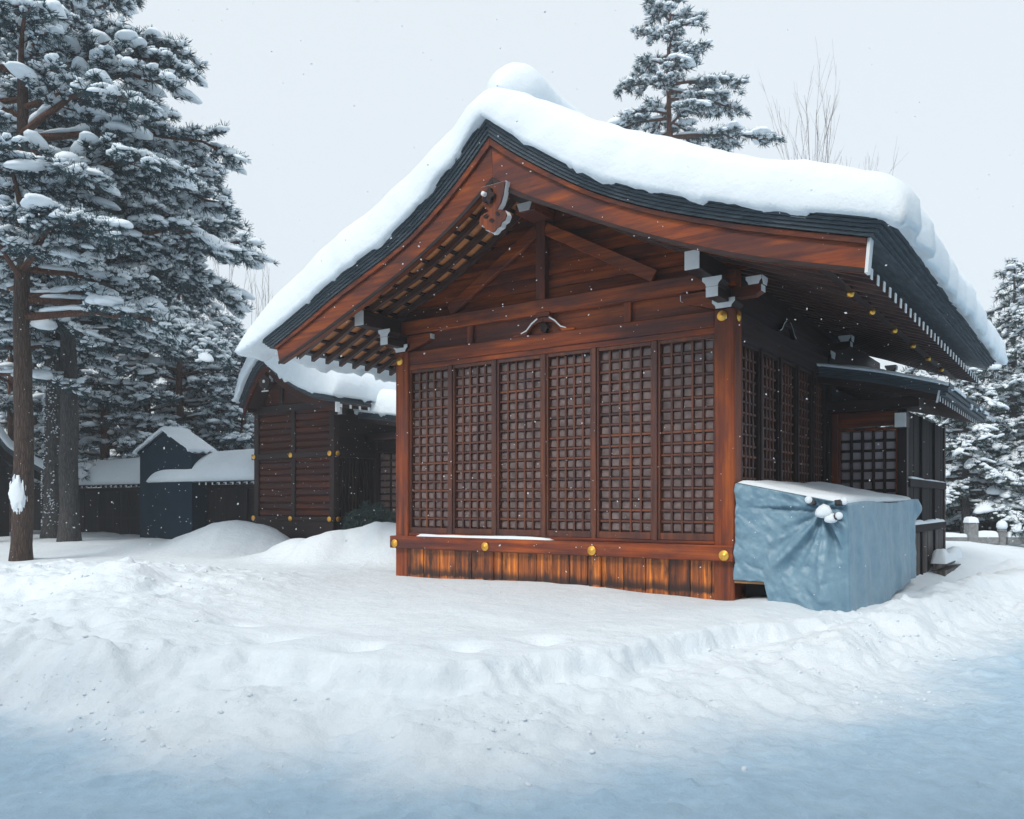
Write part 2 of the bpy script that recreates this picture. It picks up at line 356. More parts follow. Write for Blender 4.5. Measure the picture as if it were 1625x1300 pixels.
idx = np.arange(nx * ny).reshape(ny, nx)
Q = np.stack([idx[:-1, :-1], idx[:-1, 1:], idx[1:, 1:], idx[1:, :-1]], -1).reshape(-1, 4)
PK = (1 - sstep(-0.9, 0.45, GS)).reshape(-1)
SC = (GS[:-1, :-1] + GS[1:, 1:]).reshape(-1) / 2
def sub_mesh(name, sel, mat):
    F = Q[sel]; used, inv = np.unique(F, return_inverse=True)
    o = np_mesh(name, V[used], inv.reshape(F.shape), mat, None, True); at_ = o.data.attributes.new('packed_shade', 'FLOAT', 'POINT')
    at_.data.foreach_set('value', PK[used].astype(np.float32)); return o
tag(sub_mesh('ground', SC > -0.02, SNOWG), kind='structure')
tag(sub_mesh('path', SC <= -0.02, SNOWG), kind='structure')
def gz(x, y): return float(ground_h(np.array([x * 1.0]), np.array([y * 1.0]))[0][0])

# ------------------------------------------------------------------ main hall
hall = thing('shrine_hall', 'large reddish timber shrine hall with curved gable roof and lattice shutters', 'shrine', (O1[0], O1[1], 0), TH)
UL, UR, VB = -5.6, 0.0, 8.4                              # plan of the walls
# roof curves (u,z) in the plane of the bargeboards
HTOP_L = [(-7.0, 4.06), (-6.3, 4.36), (-5.556, 4.70), (-4.53, 5.10), (-3.9, 5.44), (-3.3, 5.87), (-2.79, 6.315)]
HTOP_R = [(-2.79, 6.315), (-2.397, 6.009), (-1.722, 5.556), (-1.163, 5.231), (-0.486, 4.925), (0.2, 4.675), (0.827, 4.473), (1.80, 4.19)]
HBOT_L = [(-6.93, 3.79), (-6.2, 4.05), (-5.332, 4.387), (-4.4, 4.78), (-3.75, 5.10), (-3.25, 5.39), (-2.75, 5.74)]
HBOT_R = [(-2.75, 5.74), (-2.397, 5.496), (-1.75, 5.18), (-1.163, 4.90), (-0.486, 4.60), (0.2, 4.33), (0.827, 4.12), (1.77, 3.865)]
htl, htr, hbl, hbr = curve(HTOP_L, 25), curve(HTOP_R, 29), curve(HBOT_L, 25), curve(HBOT_R, 29)
def lerp_u(cv, u):
    c = np.array(cv); return float(np.interp(u, c[:, 0], c[:, 1]))
FULL = htl + htr[1:]                                     # hafu top, left to right
for top, bot, sx in ((htl, hbl, -1), (htr, hbr, 1)):
    b = MB().strip(top, bot, -1.23, -1.13).build('bargeboard', W['x'], hall, bevel=0.006)
    t2 = [(p[0], p[1] + 0.004) for p in top]; b2 = [(p[0] * 0.82 + q[0] * 0.18, p[1] * 0.82 + q[1] * 0.18) for p, q in zip(top, bot)]
    MB().strip(t2, b2, -1.27, -1.232).build('top_moulding', W['x'], b, bevel=0.006)
    b3 = [(p[0] * 0.12 + q[0] * 0.88, p[1] * 0.12 + q[1] * 0.88) for p, q in zip(top, bot)]
    MB().strip(b3, [(q[0], q[1] - 0.012) for q in bot], -1.252, -1.232).build('lower_moulding', WD['x'], b, bevel=0.005)
MB().prism([(1.772, 3.86), (1.803, 3.86), (1.832, 4.195), (1.801, 4.195)], 'y', -1.245, -1.12).build('bargeboard_end_cap', WHITE, hall)
# soffit: boards laid across battens over rafters
RAF_L = [(-6.86, 3.90), (-6.2, 4.21), (-5.65, 4.49), (-4.6, 4.90), (-3.8, 5.32), (-3.2, 5.72), (-2.80, 6.02)]
RAF_R = [(-2.80, 6.02), (-2.4, 5.72), (-1.72, 5.29), (-1.16, 4.99), (-0.49, 4.70), (0.1, 4.49), (0.9, 4.18), (1.76, 3.87)]
rl, rr = curve(RAF_L, 13), curve(RAF_R, 15)
def off(cv, d): return [(p[0], p[1] + d) for p in cv]
rm_l = MB().strip(off(rl, 0.085), rl, -0.034, 0.034).mesh('rafter'); rm_r = MB().strip(off(rr, 0.085), rr, -0.034, 0.034).mesh('rafter')
cap_me = None
nraf = 31
for k in range(nraf):
    v = -0.91 + 0.305 * k
    o = obj('rafter', rm_l, WR, hall); o.location = (0, v, 0)
    o = obj('rafter', rm_r, WR, hall); o.location = (0, v, 0)
    if cap_me is None:
        cap_me = MB().prism([(1.762, 3.868), (1.772, 3.868), (1.776, 3.972), (1.766, 3.972)], 'y', -0.041, 0.041).mesh('rafter_tip'); cap_me.materials.append(WHITE)
    c = D.objects.new('rafter_tip', cap_me); COL.objects.link(c); c.parent = o
def arc_pts(cv, step):
    c = np.array(cv); s = np.r_[0, np.cumsum(np.hypot(*np.diff(c, axis=0).T))]; t = np.arange(0.08, s[-1] - 0.05, step)
    return np.interp(t, s, c[:, 0]), np.interp(t, s, c[:, 1])
for cv in (rl, rr):
    xs, zs = arc_pts(cv, 0.33)
    for i in range(len(xs)):
        sl = math.atan2(np.interp(xs[i] + .05, *np.array(cv).T) - np.interp(xs[i] - .05, *np.array(cv).T), 0.1)
        MB().bar((xs[i], -1.12, zs[i] + 0.102), (xs[i], 8.55, zs[i] + 0.102), 0.05, 0.03, (math.cos(sl), 0, math.sin(sl))).build('soffit_batten', WD['y'], hall)
        if i + 1 < len(xs):
            p, q = (xs[i], zs[i] + .122), (xs[i+1], zs[i+1] + .122)
            MB().strip([(p[0], p[1]+.02), (q[0]-.006, q[1]+.02)], [p, (q[0]-.006, q[1])], -1.125, 8.55).build('soffit_board', WO, hall)
# ridge board closes the peak from below
MB().box(-2.9, -2.7, -1.12, 8.5, 6.02, 6.2).build('ridge_purlin', W['y'], hall, bevel=0.01)
# layered bark edge: five courses, each one standing a little proud of the course below
NB = 5
def widen(cv, eL, eR, dz0, dz1):
    """curve extended at both eaves, lifted by dz (more at the peak)"""
    c = np.array(cv); out = []
    sL = (c[1, 1] - c[0, 1]) / (c[1, 0] - c[0, 0]); sR = (c[-1, 1] - c[-2, 1]) / (c[-1, 0] - c[-2, 0])
    pts = [(c[0, 0] - eL, c[0, 1] - eL * sL * 0.8)] + [tuple(p) for p in c] + [(c[-1, 0] + eR, c[-1, 1] + eR * sR * 0.75)]
    for x, z in pts:
        k = math.exp(-((x + 2.79) / 1.2) ** 2); out.append((x, z + dz0 * (1 - k) + dz1 * k))
    return out
for k in range(NB):
    a, b = k / NB, (k + 1) / NB
    eL, eR = 0.06 + 0.16 * b, 0.03 + 0.2 * b
    bot = widen(FULL, eL, eR, 0.012 + 0.19 * a, 0.012 + 0.25 * a); top = widen(FULL, eL, eR, 0.006 + 0.19 * b, 0.006 + 0.25 * b)
    MB().strip(top, bot, -1.285 - 0.035 * b - 0.012 * k, 8.62 + 0.1 * b).build('bark_course', BARK, hall)
ROOF = widen(FULL, 0.22, 0.23, 0.202, 0.262)
# ridge box above the roof
MB().box(-3.06, -2.54, -0.82, 8.3, 6.55, 7.0).build('ridge_box', BARK, hall, bevel=0.03)
MB().lathe([(0.02, -0.06), (0.24, -0.05), (0.29, 0.0), (0.29, 0.16)], (-2.8, -0.90, 7.0), 'y', 18).build('ridge_end_tile', WD['y'], hall)

# gable wall, tie beams, king post, struts
MB().box(UL + 0.02, UR - 0.02, 0.14, 0.2, 4.49, 4.50).build('gable_ledge', WD['x'], hall)
zs = [4.49, 4.67, 4.86, 5.05, 5.24, 5.43, 5.62, 5.81, 6.02]
def u_lim(z):
    c = np.array([(p[0], p[1] + 0.1) for p in rl]); l = np.interp(z, c[:, 1], c[:, 0])
    c = np.array([(p[0], p[1] + 0.1) for p in rr])[::-1]; r = np.interp(z, c[:, 1], c[:, 0]); return l, r
for i in range(len(zs) - 1):
    (l0, r0), (l1, r1) = u_lim(zs[i]), u_lim(zs[i+1])
    m = MB(); n = 0
    m.v = [(l0, .155, zs[i]), (r0, .155, zs[i]), (r1, .20, zs[i+1] + .02), (l1, .20, zs[i+1] + .02), (l0, .19, zs[i]), (r0, .19, zs[i]), (r1, .235, zs[i+1] + .02), (l1, .235, zs[i+1] + .02)]
    m.f = [(0,1,2,3),(7,6,5,4),(0,4,5,1),(1,5,6,2),(2,6,7,3),(3,7,4,0)]
    m.build('gable_board', W['x'], hall)
MB().box(UL - 0.0, UR + 0.0, 0.03, 0.25, 4.275, 4.49).build('tie_beam', W['x'], hall, bevel=0.012)
MB().box(-2.945, -2.79, 0.05, 0.17, 4.491, 5.62).build('king_post', W['z'], hall, bevel=0.008)
for q, e in ((-4.55, -1), (-1.10, 1)):
    MB().bar((-2.868 + e * 0.07, 0.10, 5.50), (q, 0.10, 4.56), 0.08, 0.17).build('gable_strut', W['x'], hall, bevel=0.008)
MB().box(-3.02, -2.70, -0.35, 0.3, 5.62, 5.75).build('purlin_block', W['y'], hall, bevel=0.01)
wp = MB().prism([(-2.98, 5.75), (-2.74, 5.75), (-2.78, 5.64), (-2.94, 5.64)], 'y', -0.37, -0.352).build('block_face', WHITE, hall)
MB().box(-2.95, -2.78, -0.95, 8.4, 5.76, 6.015).build('ridge_beam', WD['y'], hall, bevel=0.01)
# small wall strip between the beams with its struts and frog-leg brace
MB().box(UL + 0.26, UR - 0.26, 0.12, 0.18, 4.0, 4.275).build('frieze_board', W['x'], hall)
for u in (-4.14, -1.49): MB().box(u - 0.05, u + 0.05, 0.06, 0.12, 4.002, 4.274).build('frieze_strut', W['z'], hall, bevel=0.006)
def frog_leg(parent, c, axis='y', y0=0.03, y1=0.10):
    for s in (-1, 1):
        outer = [(0.0, 0.235), (0.10, 0.22), (0.2, 0.16), (0.29, 0.07), (0.38, 0.035), (0.50, 0.03), (0.52, 0.0)]
        inner = [(0.30, 0.0), (0.27, 0.05), (0.22, 0.10), (0.16, 0.145), (0.08, 0.165), (0.0, 0.17)]
        P = [(c[0] + s * a, c[1] + b) for a, b in outer + inner]
        MB().prism(P, axis, y0, y1).build('frog_leg_brace', W['x'] if axis == 'y' else WD['y'], parent, bevel=0.006)
        e = [(c[0] + s * a, c[1] + b) for a, b in [(0.10, 0.228), (0.2, 0.168), (0.29, 0.078), (0.38, 0.043), (0.38, 0.03), (0.285, 0.06), (0.19, 0.15), (0.095, 0.21)]]
        MB().prism(e, axis, y0 - 0.008, y0 - 0.001).build('brace_edge_line', WHITE, parent)
frog_leg(hall, (-2.80, 4.0))
MB().box(-2.92, -2.68, 0.0, 0.12, 4.235, 4.30).build('brace_block', W['x'], hall, bevel=0.01)
m = MB().prism([(-2.8 + r * math.cos(a), 4.085 + r * math.sin(a)) for a, r in [(2*math.pi*i/20, 0.055 + 0.02*(i % 4 == 0)) for i in range(20)]], 'y', 0.045, 0.11); m.build('carved_flower', WD['x'], hall)
# head beam, rails
MB().box(UL + 0.262, UR - 0.262, 0.025, 0.2, 3.79, 3.998).build('head_beam', W['x'], hall, bevel=0.012)
MB().box(UL + 0.262, UR - 0.262, 0.04, 0.2, 3.71, 3.788).build('head_rail', W['x'], hall, bevel=0.008)
for u in (UL, UR - 0.26):
    MB().box(u, u + 0.26, 0.0, 0.26, 0.3, 4.0).build('post', W['z'], hall, bevel=0.014)
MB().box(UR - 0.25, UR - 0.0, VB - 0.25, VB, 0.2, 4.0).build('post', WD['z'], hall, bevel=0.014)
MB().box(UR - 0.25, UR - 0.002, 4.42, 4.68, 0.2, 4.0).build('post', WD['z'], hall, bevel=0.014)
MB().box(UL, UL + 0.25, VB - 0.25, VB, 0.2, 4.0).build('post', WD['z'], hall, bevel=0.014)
# lattice shutters
def lattice(parent, n, w, z0, z1, place, cols=5, rows=17, slat=None, pane=PANE, frame_mat=None, sw=0.03):
    """one shutter in local (0..w, depth, z); place(obj) sets its transform. frame, upright slats, cross slats, backing squares"""
    slat = slat or WS; frame_mat = frame_mat or WS
    root = MB()
    fr = 0.03
    root.box(0, fr, 0.0, 0.09, z0, z1).box(w - fr, w, 0.0, 0.09, z0, z1)
    root.box(fr, w - fr, 0.002, 0.088, z0, z0 + 0.09).box(fr, w - fr, 0.002, 0.088, z1 - 0.05, z1)
    f = root.build('lattice_shutter', frame_mat['z'], parent, bevel=0.005); place(f)
    cw, chh = (w - 2 * fr) / cols, (z1 - z0 - 0.14) / rows
    key = (round(w, 3), round(z0, 3), round(z1, 3), cols, rows)
    if key not in lattice.cache:
        a = MB().box(-sw/2, sw/2, 0.028, 0.07, z0 + 0.09, z1 - 0.05).mesh('upright_slat'); b = MB().box(fr, w - fr, 0.036, 0.072, -sw/2, sw/2).mesh('cross_slat')
        a.materials.append(slat['z']); b.materials.append(slat['x']); lattice.cache[key] = (a, b)
    a, b = lattice.cache[key]
    for i in range(1, cols):
        o = D.objects.new('upright_slat', a); COL.objects.link(o); o.parent = f; o.location = (fr + cw * i + random.uniform(-.003, .003), 0, 0)
        if key[3] < 6: md = o.modifiers.new('bevel', 'BEVEL'); md.width = 0.004; md.segments = 1
    for j in range(1, rows):
        o = D.objects.new('cross_slat', b); COL.objects.link(o); o.parent = f; o.location = (0, 0, z0 + 0.09 + chh * j + random.uniform(-.003, .003))
        md = o.modifiers.new('bevel', 'BEVEL'); md.width = 0.004; md.segments = 1
    m = MB()
    for i in range(cols):
        for j in range(rows):
            x, z = fr + cw * (i + .5), z0 + 0.09 + chh * (j + .5); a_, b_ = cw / 2 - 0.001, chh / 2 - 0.001
            t1, t2 = random.uniform(-.005, .005), random.uniform(-.006, .006); k = len(m.v); ia, ib = a_ - .024, b_ - .026
            for sx, sz in ((-1,-1),(1,-1),(1,1),(-1,1)): m.v.append((x + sx * a_, 0.082, z + sz * b_))
            for sx, sz in ((-1,-1),(1,-1),(1,1),(-1,1)): m.v.append((x + sx * ia, 0.058 + sx * t1 + sz * t2, z + sz * ib))
            m.f += [(k+4,k+5,k+6,k+7)] + [(k+q, k+(q+1)%4, k+4+(q+1)%4, k+4+q) for q in range(4)]
    m.build('backing_squares', pane, f)
    return f
lattice.cache = {}
MUL = [-5.34, -4.5, -3.664, -2.802, -1.987, -1.08, -0.26]
for i in range(6):
    a, b = MUL[i] + (0.038 if i else 0.0), MUL[i+1] - (0.038 if i < 5 else 0.0)
    def place(o, a=a): o.location = (a, 0.055, 0)
    lattice(hall, 'f', b - a, 1.12, 3.71, place)
for u in MUL[1:-1]: MB().box(u - 0.036, u + 0.036, 0.03, 0.16, 1.10, 3.708).build('mullion', WS['z'], hall, bevel=0.008)
MB().box(UL + 0.26, UR - 0.26, 0.02, 0.2, 1.075, 1.118).build('bottom_rail', W['x'], hall, bevel=0.008)
# side shutters (right wall), same make, turned a quarter
SM = [0.30, 1.13, 1.96, 2.79, 3.62, 4.40]
for i in range(5):
    a, b = SM[i] + 0.03, SM[i+1] - 0.03
    def place(o, a=a): o.location = (-0.055, a, 0); o.rotation_euler = (0, 0, math.pi / 2)
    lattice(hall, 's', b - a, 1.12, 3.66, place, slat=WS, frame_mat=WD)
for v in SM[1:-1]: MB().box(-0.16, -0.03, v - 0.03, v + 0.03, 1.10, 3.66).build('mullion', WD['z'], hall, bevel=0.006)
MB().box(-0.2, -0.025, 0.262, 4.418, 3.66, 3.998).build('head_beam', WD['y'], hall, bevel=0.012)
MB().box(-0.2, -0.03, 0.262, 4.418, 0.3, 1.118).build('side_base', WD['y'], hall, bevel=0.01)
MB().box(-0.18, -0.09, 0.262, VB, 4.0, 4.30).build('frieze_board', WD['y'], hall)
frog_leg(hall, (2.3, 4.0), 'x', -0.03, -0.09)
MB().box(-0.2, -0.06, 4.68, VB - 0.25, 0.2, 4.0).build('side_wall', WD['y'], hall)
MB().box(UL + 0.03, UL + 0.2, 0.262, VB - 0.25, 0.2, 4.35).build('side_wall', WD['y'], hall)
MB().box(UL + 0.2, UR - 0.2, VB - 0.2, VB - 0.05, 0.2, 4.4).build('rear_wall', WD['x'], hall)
# sill beam, base planks, medallions
sill = MB().box(UL - 0.06, UR + 0.012, -0.075, 0.12, 0.88, 1.074).build('sill_beam', W['x'], hall, bevel=0.012)
m_posts = [-5.54, -3.744, -1.948, -0.10]
x = UL; edges = [UL]
while x < UR - 0.3: x += random.uniform(0.24, 0.34); edges.append(min(x, UR))
edges[-1] = UR - 0.005
for a, b in zip(edges[:-1], edges[1:]):
    j = random.uniform(-0.006, 0.006)
    MB().box(a + 0.004, b - 0.004, 0.02 + j, 0.07, 0.02, 0.878).build('base_plank', BASEP, hall, bevel=0.005)
for u in m_posts[1:3]: MB().box(u - 0.09, u + 0.09, -0.012, 0.019, 0.02, 0.878).build('base_post', BASEP, hall, bevel=0.006)
MB().box(UR - 0.06, UR - 0.004, 0.071, 4.4, 0.02, 0.60).build('base_plank', BASEP, hall)
med_prof = [(0.062, 0.0), (0.066, -0.012), (0.058, -0.022), (0.046, -0.017), (0.042, -0.024), (0.030, -0.020), (0.020, -0.030), (0.006, -0.034)]
med = MB().lathe(med_prof, (0, 0, 0), 'y', 20).mesh('medallion'); med.materials.append(GOLD)
for p in med.polygons: p.use_smooth = True
def medal(parent, loc, rz=0.0, s=1.0):
    o = D.objects.new('medallion', med); COL.objects.link(o); o.parent = parent; o.location = loc; o.rotation_euler = (0, 0, rz); o.scale = (s, s, s); return o
for u in m_posts: medal(hall, (u, -0.077, 0.955))
medal(hall, (-0.15, -0.002, 3.905)); medal(hall, (-5.50, -0.002, 3.86)); medal(hall, (0.0, 0.13, 3.905), math.pi / 2)
for v in (0.1, 1.2, 2.6, 4.0, 5.4, 6.8): 
    z = lerp_u(rr, 1.33) - 0.045
    MB().lathe([(0.01, -0.03), (0.035, -0.02), (0.045, 0.01), (0.03, 0.045)], (1.33, v, z), 'z', 12).build('gilt_boss', GOLD, hall, smooth=True)
MB().box(1.28, 1.38, -1.1, 8.4, lerp_u(rr, 1.33) - 0.015, lerp_u(rr, 1.33) + 0.03).build('eave_purlin', WD['y'], hall)
# wall plates with white painted ends
for u in (-0.21, UL + 0.0):
    MB().box(u - 0.095, u + 0.095, -0.80, VB + 0.5, 4.302, 4.53).build('wall_plate', WD['y'], hall, bevel=0.006)
    MB().box(u - 0.090, u + 0.090, -0.812, -0.801, 4.307, 4.525).build('white_plate_end', WHITE, hall)
# bracket sets
def masu(parent, c, wt, wb, h, faces):
    """bearing block, flaring upward, white painted faces"""
    x, y, z = c; P = [(-wb/2, 0), (wb/2, 0), (wb/2 + 0.01, h*0.3), (wt/2, h*0.62), (wt/2, h), (-wt/2, h), (-wt/2, h*0.62), (-wb/2 - 0.01, h*0.3)]
    o = MB().prism([(x + a, z + b) for a, b in P], 'y', y - wt/2, y + wt/2).build('bearing_block', WD['x'], parent)
    if 'f' in faces: MB().prism([(x + a*.97, z + b) for a, b in P], 'y', y - wt/2 - 0.008, y - wt/2 - 0.001).build('white_face', WHITE, o)
    if 'r' in faces: MB().prism([(y + a*.97, z + b) for a, b in P], 'x', x + wt/2 + 0.001, x + wt/2 + 0.008).build('white_face', WHITE, o)
def bracket(u, v, side, front=True):
    masu(hall, (u, v, 4.0), 0.30, 0.2, 0.115, 'f' if front else 'r')
    if front:
        a = MB().prism([(v + .2, 4.12), (-0.30, 4.12), (-0.36, 4.16), (-0.36, 4.245), (v + .2, 4.245)], 'x', u - 0.07, u + 0.07).build('bracket_arm', WD['y'], hall)
        MB().box(u - 0.068, u + 0.068, -0.368, -0.361, 4.155, 4.24).build('white_face', WHITE, a)
        masu(hall, (u, -0.27, 4.185), 0.25, 0.15, 0.115, 'f')
        MB().box(u - 0.075, u + 0.075, -0.403, -0.396, 4.06, 4.18).build('white_arm_end', WHITE, hall)
        MB().box(u - 0.07, u + 0.07, -0.395, 0.0, 4.065, 4.175).build('bracket_arm', WD['y'], hall)
    P = lambda s: [(u - s * .2, 4.121), (u + s * .36, 4.121), (u + s * .44, 4.17), (u + s * .44, 4.246), (u - s * .2, 4.246)]
    a = MB().prism(P(side), 'y', v - 0.071, v + 0.069).build('bracket_arm', W['x'] if front else WD['x'], hall)
    MB().box(min(u + side * .441, u + side * .449), max(u + side * .441, u + side * .449), v - .069, v + .067, 4.168, 4.243).build('white_face', WHITE, a)
    masu(hall, (u + side * 0.36, v, 4.247), 0.2, 0.13, 0.1, 'fr')
    a = MB().prism([(u - side * .1, 4.0), (u - side * .5, 4.12), (u - side * .58, 4.17), (u - side * .58, 4.246), (u - side * .1, 4.246)], 'y', 0.021, 0.119).build('bracket_arm', W['x'], hall) if front else None
    if a: MB().box(min(u - side * .59, u - side * .581), max(u - side * .59, u - side * .581), .025, .115, 4.165, 4.24).build('white_face', WHITE, a)
bracket(-0.13, 0.13, 1); bracket(UL + 0.13, 0.13, -1); bracket(-0.13, 4.55, 1, False); bracket(-0.13, 8.2, 1, False)
# pendant under the peak
def pend_outline(k, cx, cz):
    h = [(0.20, 0.36), (0.17, 0.20), (0.13, 0.09), (0.065, 0.02), (0.13, 0.005), (0.195, -0.02), (0.225, -0.08), (0.195, -0.145), (0.14, -0.165), (0.125, -0.21), (0.07, -0.225), (0.03, -0.26), (0.0, -0.27)]
    return [(cx + x * k, cz + z * k) for x, z in h] + [(cx - x * k, cz + z * k) for x, z in reversed(h[:-1])]
pend = MB().prism(pend_outline(0.97, -2.68, 5.31), 'y', -1.345, -1.30).build('gable_pendant', W['z'], hall)
MB().prism(pend_outline(1.0, -2.68, 5.31), 'y', -1.325, -1.24).build('white_edge', WHITE, pend)
MB().prism([(-2.72 + (0.085 + 0.02 * math.cos(5 * t)) * math.cos(t), 5.51 + (0.085 + 0.02 * math.cos(5 * t)) * math.sin(t)) for t in np.linspace(0, 2 * math.pi, 30, endpoint=False)], 'y', -1.40, -1.346).build('dark_boss', WD['x'], pend)
MB().lathe([(0.03, 0.0), (0.03, -0.05), (0.018, -0.06)], (-2.76, -1.40, 5.53), 'y', 10).build('white_knob', WHITE, pend)
for a, b, q in ((-2.78, 5.27, 1), (-2.69, 5.20, 1), (-2.60, 5.27, 1)):
    MB().prism([(a + 0.03 * math.cos(t) * (1 + .5 * math.cos(2 * t + a * 9)), b + 0.03 * math.sin(t)) for t in np.linspace(0, 2 * math.pi, 12, endpoint=False)], 'y', -1.352, -1.346).build('carved_hollow', WD['x'], pend)

# ------------------------------------------------------------------ snow on roofs
def roof_snow(name, label, O, rz, roof, thick, v0, v1, seed, over=(0.30, 0.10), nv=90, round_v=0.45, mound=None, z_noise=0.05):
    c = np.array(roof); s = np.r_[0, np.cumsum(np.hypot(*np.diff(c, axis=0).T))]
    ns = 130; ss = np.linspace(0, 1, ns) ** 1.0; ss = 0.5 - 0.5 * np.cos(math.pi * ss) * (0.35) - 0.325 + (ss - 0.5) * 0.65 + 0.325 - 0.0
    ss = (ss - ss.min()) / (ss.max() - ss.min()); S = ss * s[-1]
    ux, uz = np.interp(S, s, c[:, 0]), np.interp(S, s, c[:, 1])
    tx, tz = np.gradient(ux), np.gradient(uz); L = np.hypot(tx, tz); nxn, nzn = -tz / L, tx / L
    vv = np.linspace(0, 1, nv); vv = 0.7 * vv + 0.3 * (0.5 - 0.5 * np.cos(math.pi * vv)); vv = v0 + (v1 - v0) * vv
    Sg, Vg = np.meshgrid(S, vv)
    T = np.interp(ux, [q[0] for q in thick], [q[1] for q in thick])[None, :].repeat(nv, 0)
    def rnd(d, r): q = np.clip(d / r, 0, 1); return np.sqrt(np.maximum(0, 1 - (1 - q) ** 2))
    nse = fbm(Sg * 0.8 + seed, Vg * 0.8, seed, 3) - 0.5; fin = fbm(Sg * 3 + seed, Vg * 3, seed + 5, 3) - 0.5
    eL, eR = rnd(Sg, 0.5), rnd(s[-1] - Sg, 0.38); fV, bV = rnd(Vg - v0, round_v), rnd(v1 - Vg, 0.4)
    E = eL * eR * fV * bV
    T = T * (0.06 + 0.94 * E) * (1 + 0.22 * nse) + fin * 0.05 * E
    # bulge out over the edges
    ragg = (fbm(Sg * 2.2, Vg * 2.2, seed + 9, 3) - 0.4)
    bl = over[0] * np.exp(-(Sg / 0.28) ** 2) * (1 + 1.1 * ragg); br = over[1] * np.exp(-((s[-1] - Sg) / 0.22) ** 2) * (1 + 2.5 * ragg)
    bf = 0.10 * np.exp(-((Vg - v0) / 0.2) ** 2) * (1 + 1.2 * ragg)
    X = ux[None, :] + nxn[None, :] * T + (br - bl) ; Z = uz[None, :] + nzn[None, :] * T - 0.35 * (br + bl) ; Y = Vg - bf
    if mound is not None: Z = Z + mound(X, Y)
    top = np.stack([X, Y, Z], -1).reshape(-1, 3)
    drip = 0.05 * np.maximum(0, fbm(Sg * 5, Vg * 5, seed + 21, 3) - 0.52) * 6
    bot = np.stack([ux[None, :] + 0 * Vg + (br - bl) * 0.9, Vg - bf * 0.8, uz[None, :] - 0.012 - (drip * (E < 0.6)) - 0.35 * (br + bl) - 0.02 * (E < 0.4)], -1).reshape(-1, 3)
    n = nv * ns; I = np.arange(n).reshape(nv, ns)
    F1 = np.stack([I[:-1, :-1], I[:-1, 1:], I[1:, 1:], I[1:, :-1]], -1).reshape(-1, 4); F2 = F1[:, ::-1] + n
    rim = np.r_[I[0, :], I[1:, -1], I[-1, -2::-1], I[-2:0:-1, 0]]; r2 = np.roll(rim, -1)
    F3 = np.stack([rim, rim + n, r2 + n, r2], -1)
    o = np_mesh(name, np.r_[top, bot], np.r_[F1, F2, F3], SNOW, None, True)
    o.location = (O[0], O[1], 0); o.rotation_euler = (0, 0, rz)
    return tag(o, label, 'snow')
TH1 = [(-7.5, 0.55), (-6.8, 0.78), (-5.5, 0.84), (-4.2, 0.82), (-3.5, 0.70), (-2.8, 0.50), (-2.2, 0.58), (-1.2, 0.64), (0.0, 0.66), (1.0, 0.62), (1.9, 0.56), (2.2, 0.5)]
roof_snow('roof_snow', 'thick smooth snow blanket over the main hall curved roof', O1, TH, ROOF, TH1, -1.33, 8.7, 3, over=(0.42, 0.10),
          mound=lambda X, Y: 0.10 * np.exp(-((X + 2.8) / 0.5) ** 2) * sstep(-1.0, -0.3, Y))
# snow heaped on the ridge box, hanging over its end
def capsule_snow(name, label, O, rz, c, r, v0, v1, seed):
    na, nl = 26, 70; A = np.linspace(0, 2 * math.pi, na, endpoint=False); t = np.linspace(0, 1, nl)
    P = []
    for q in t:
        e = math.sqrt(max(0.0, 1 - (1 - min(1, q / 0.05)) ** 2)) if q < 0.05 else 1.0
        e = max(e * (1.0 + 0.26 * math.exp(-((q - 0.045) / 0.05) ** 2)), 0.02)
        for a in A:
            rx, rz_ = r[0] * e, r[1] * e
            k = 1 + 0.10 * (vnoise(np.array([q * 9 + seed]), np.array([math.cos(a) + 3.]), seed)[0] - 0.5)
            P.append((c[0] + rx * k * math.cos(a), v0 + (v1 - v0) * q, c[1] + rz_ * k * math.sin(a) * (1.0 if math.sin(a) > 0 else 0.75)))
    F = [(i*na+k, i*na+(k+1) % na, (i+1)*na+(k+1) % na, (i+1)*na+k) for i in range(nl-1) for k in range(na)]
    o = np_mesh(name, P, F, SNOW, None, True); o.location = (O[0], O[1], 0); o.rotation_euler = (0, 0, rz); return tag(o, label, 'snow')
capsule_snow('ridge_snow', 'rounded snow roll lying along the main hall ridge', O1, TH, (-2.8, 7.06), (0.35, 0.36), -1.08, 8.35, 4)

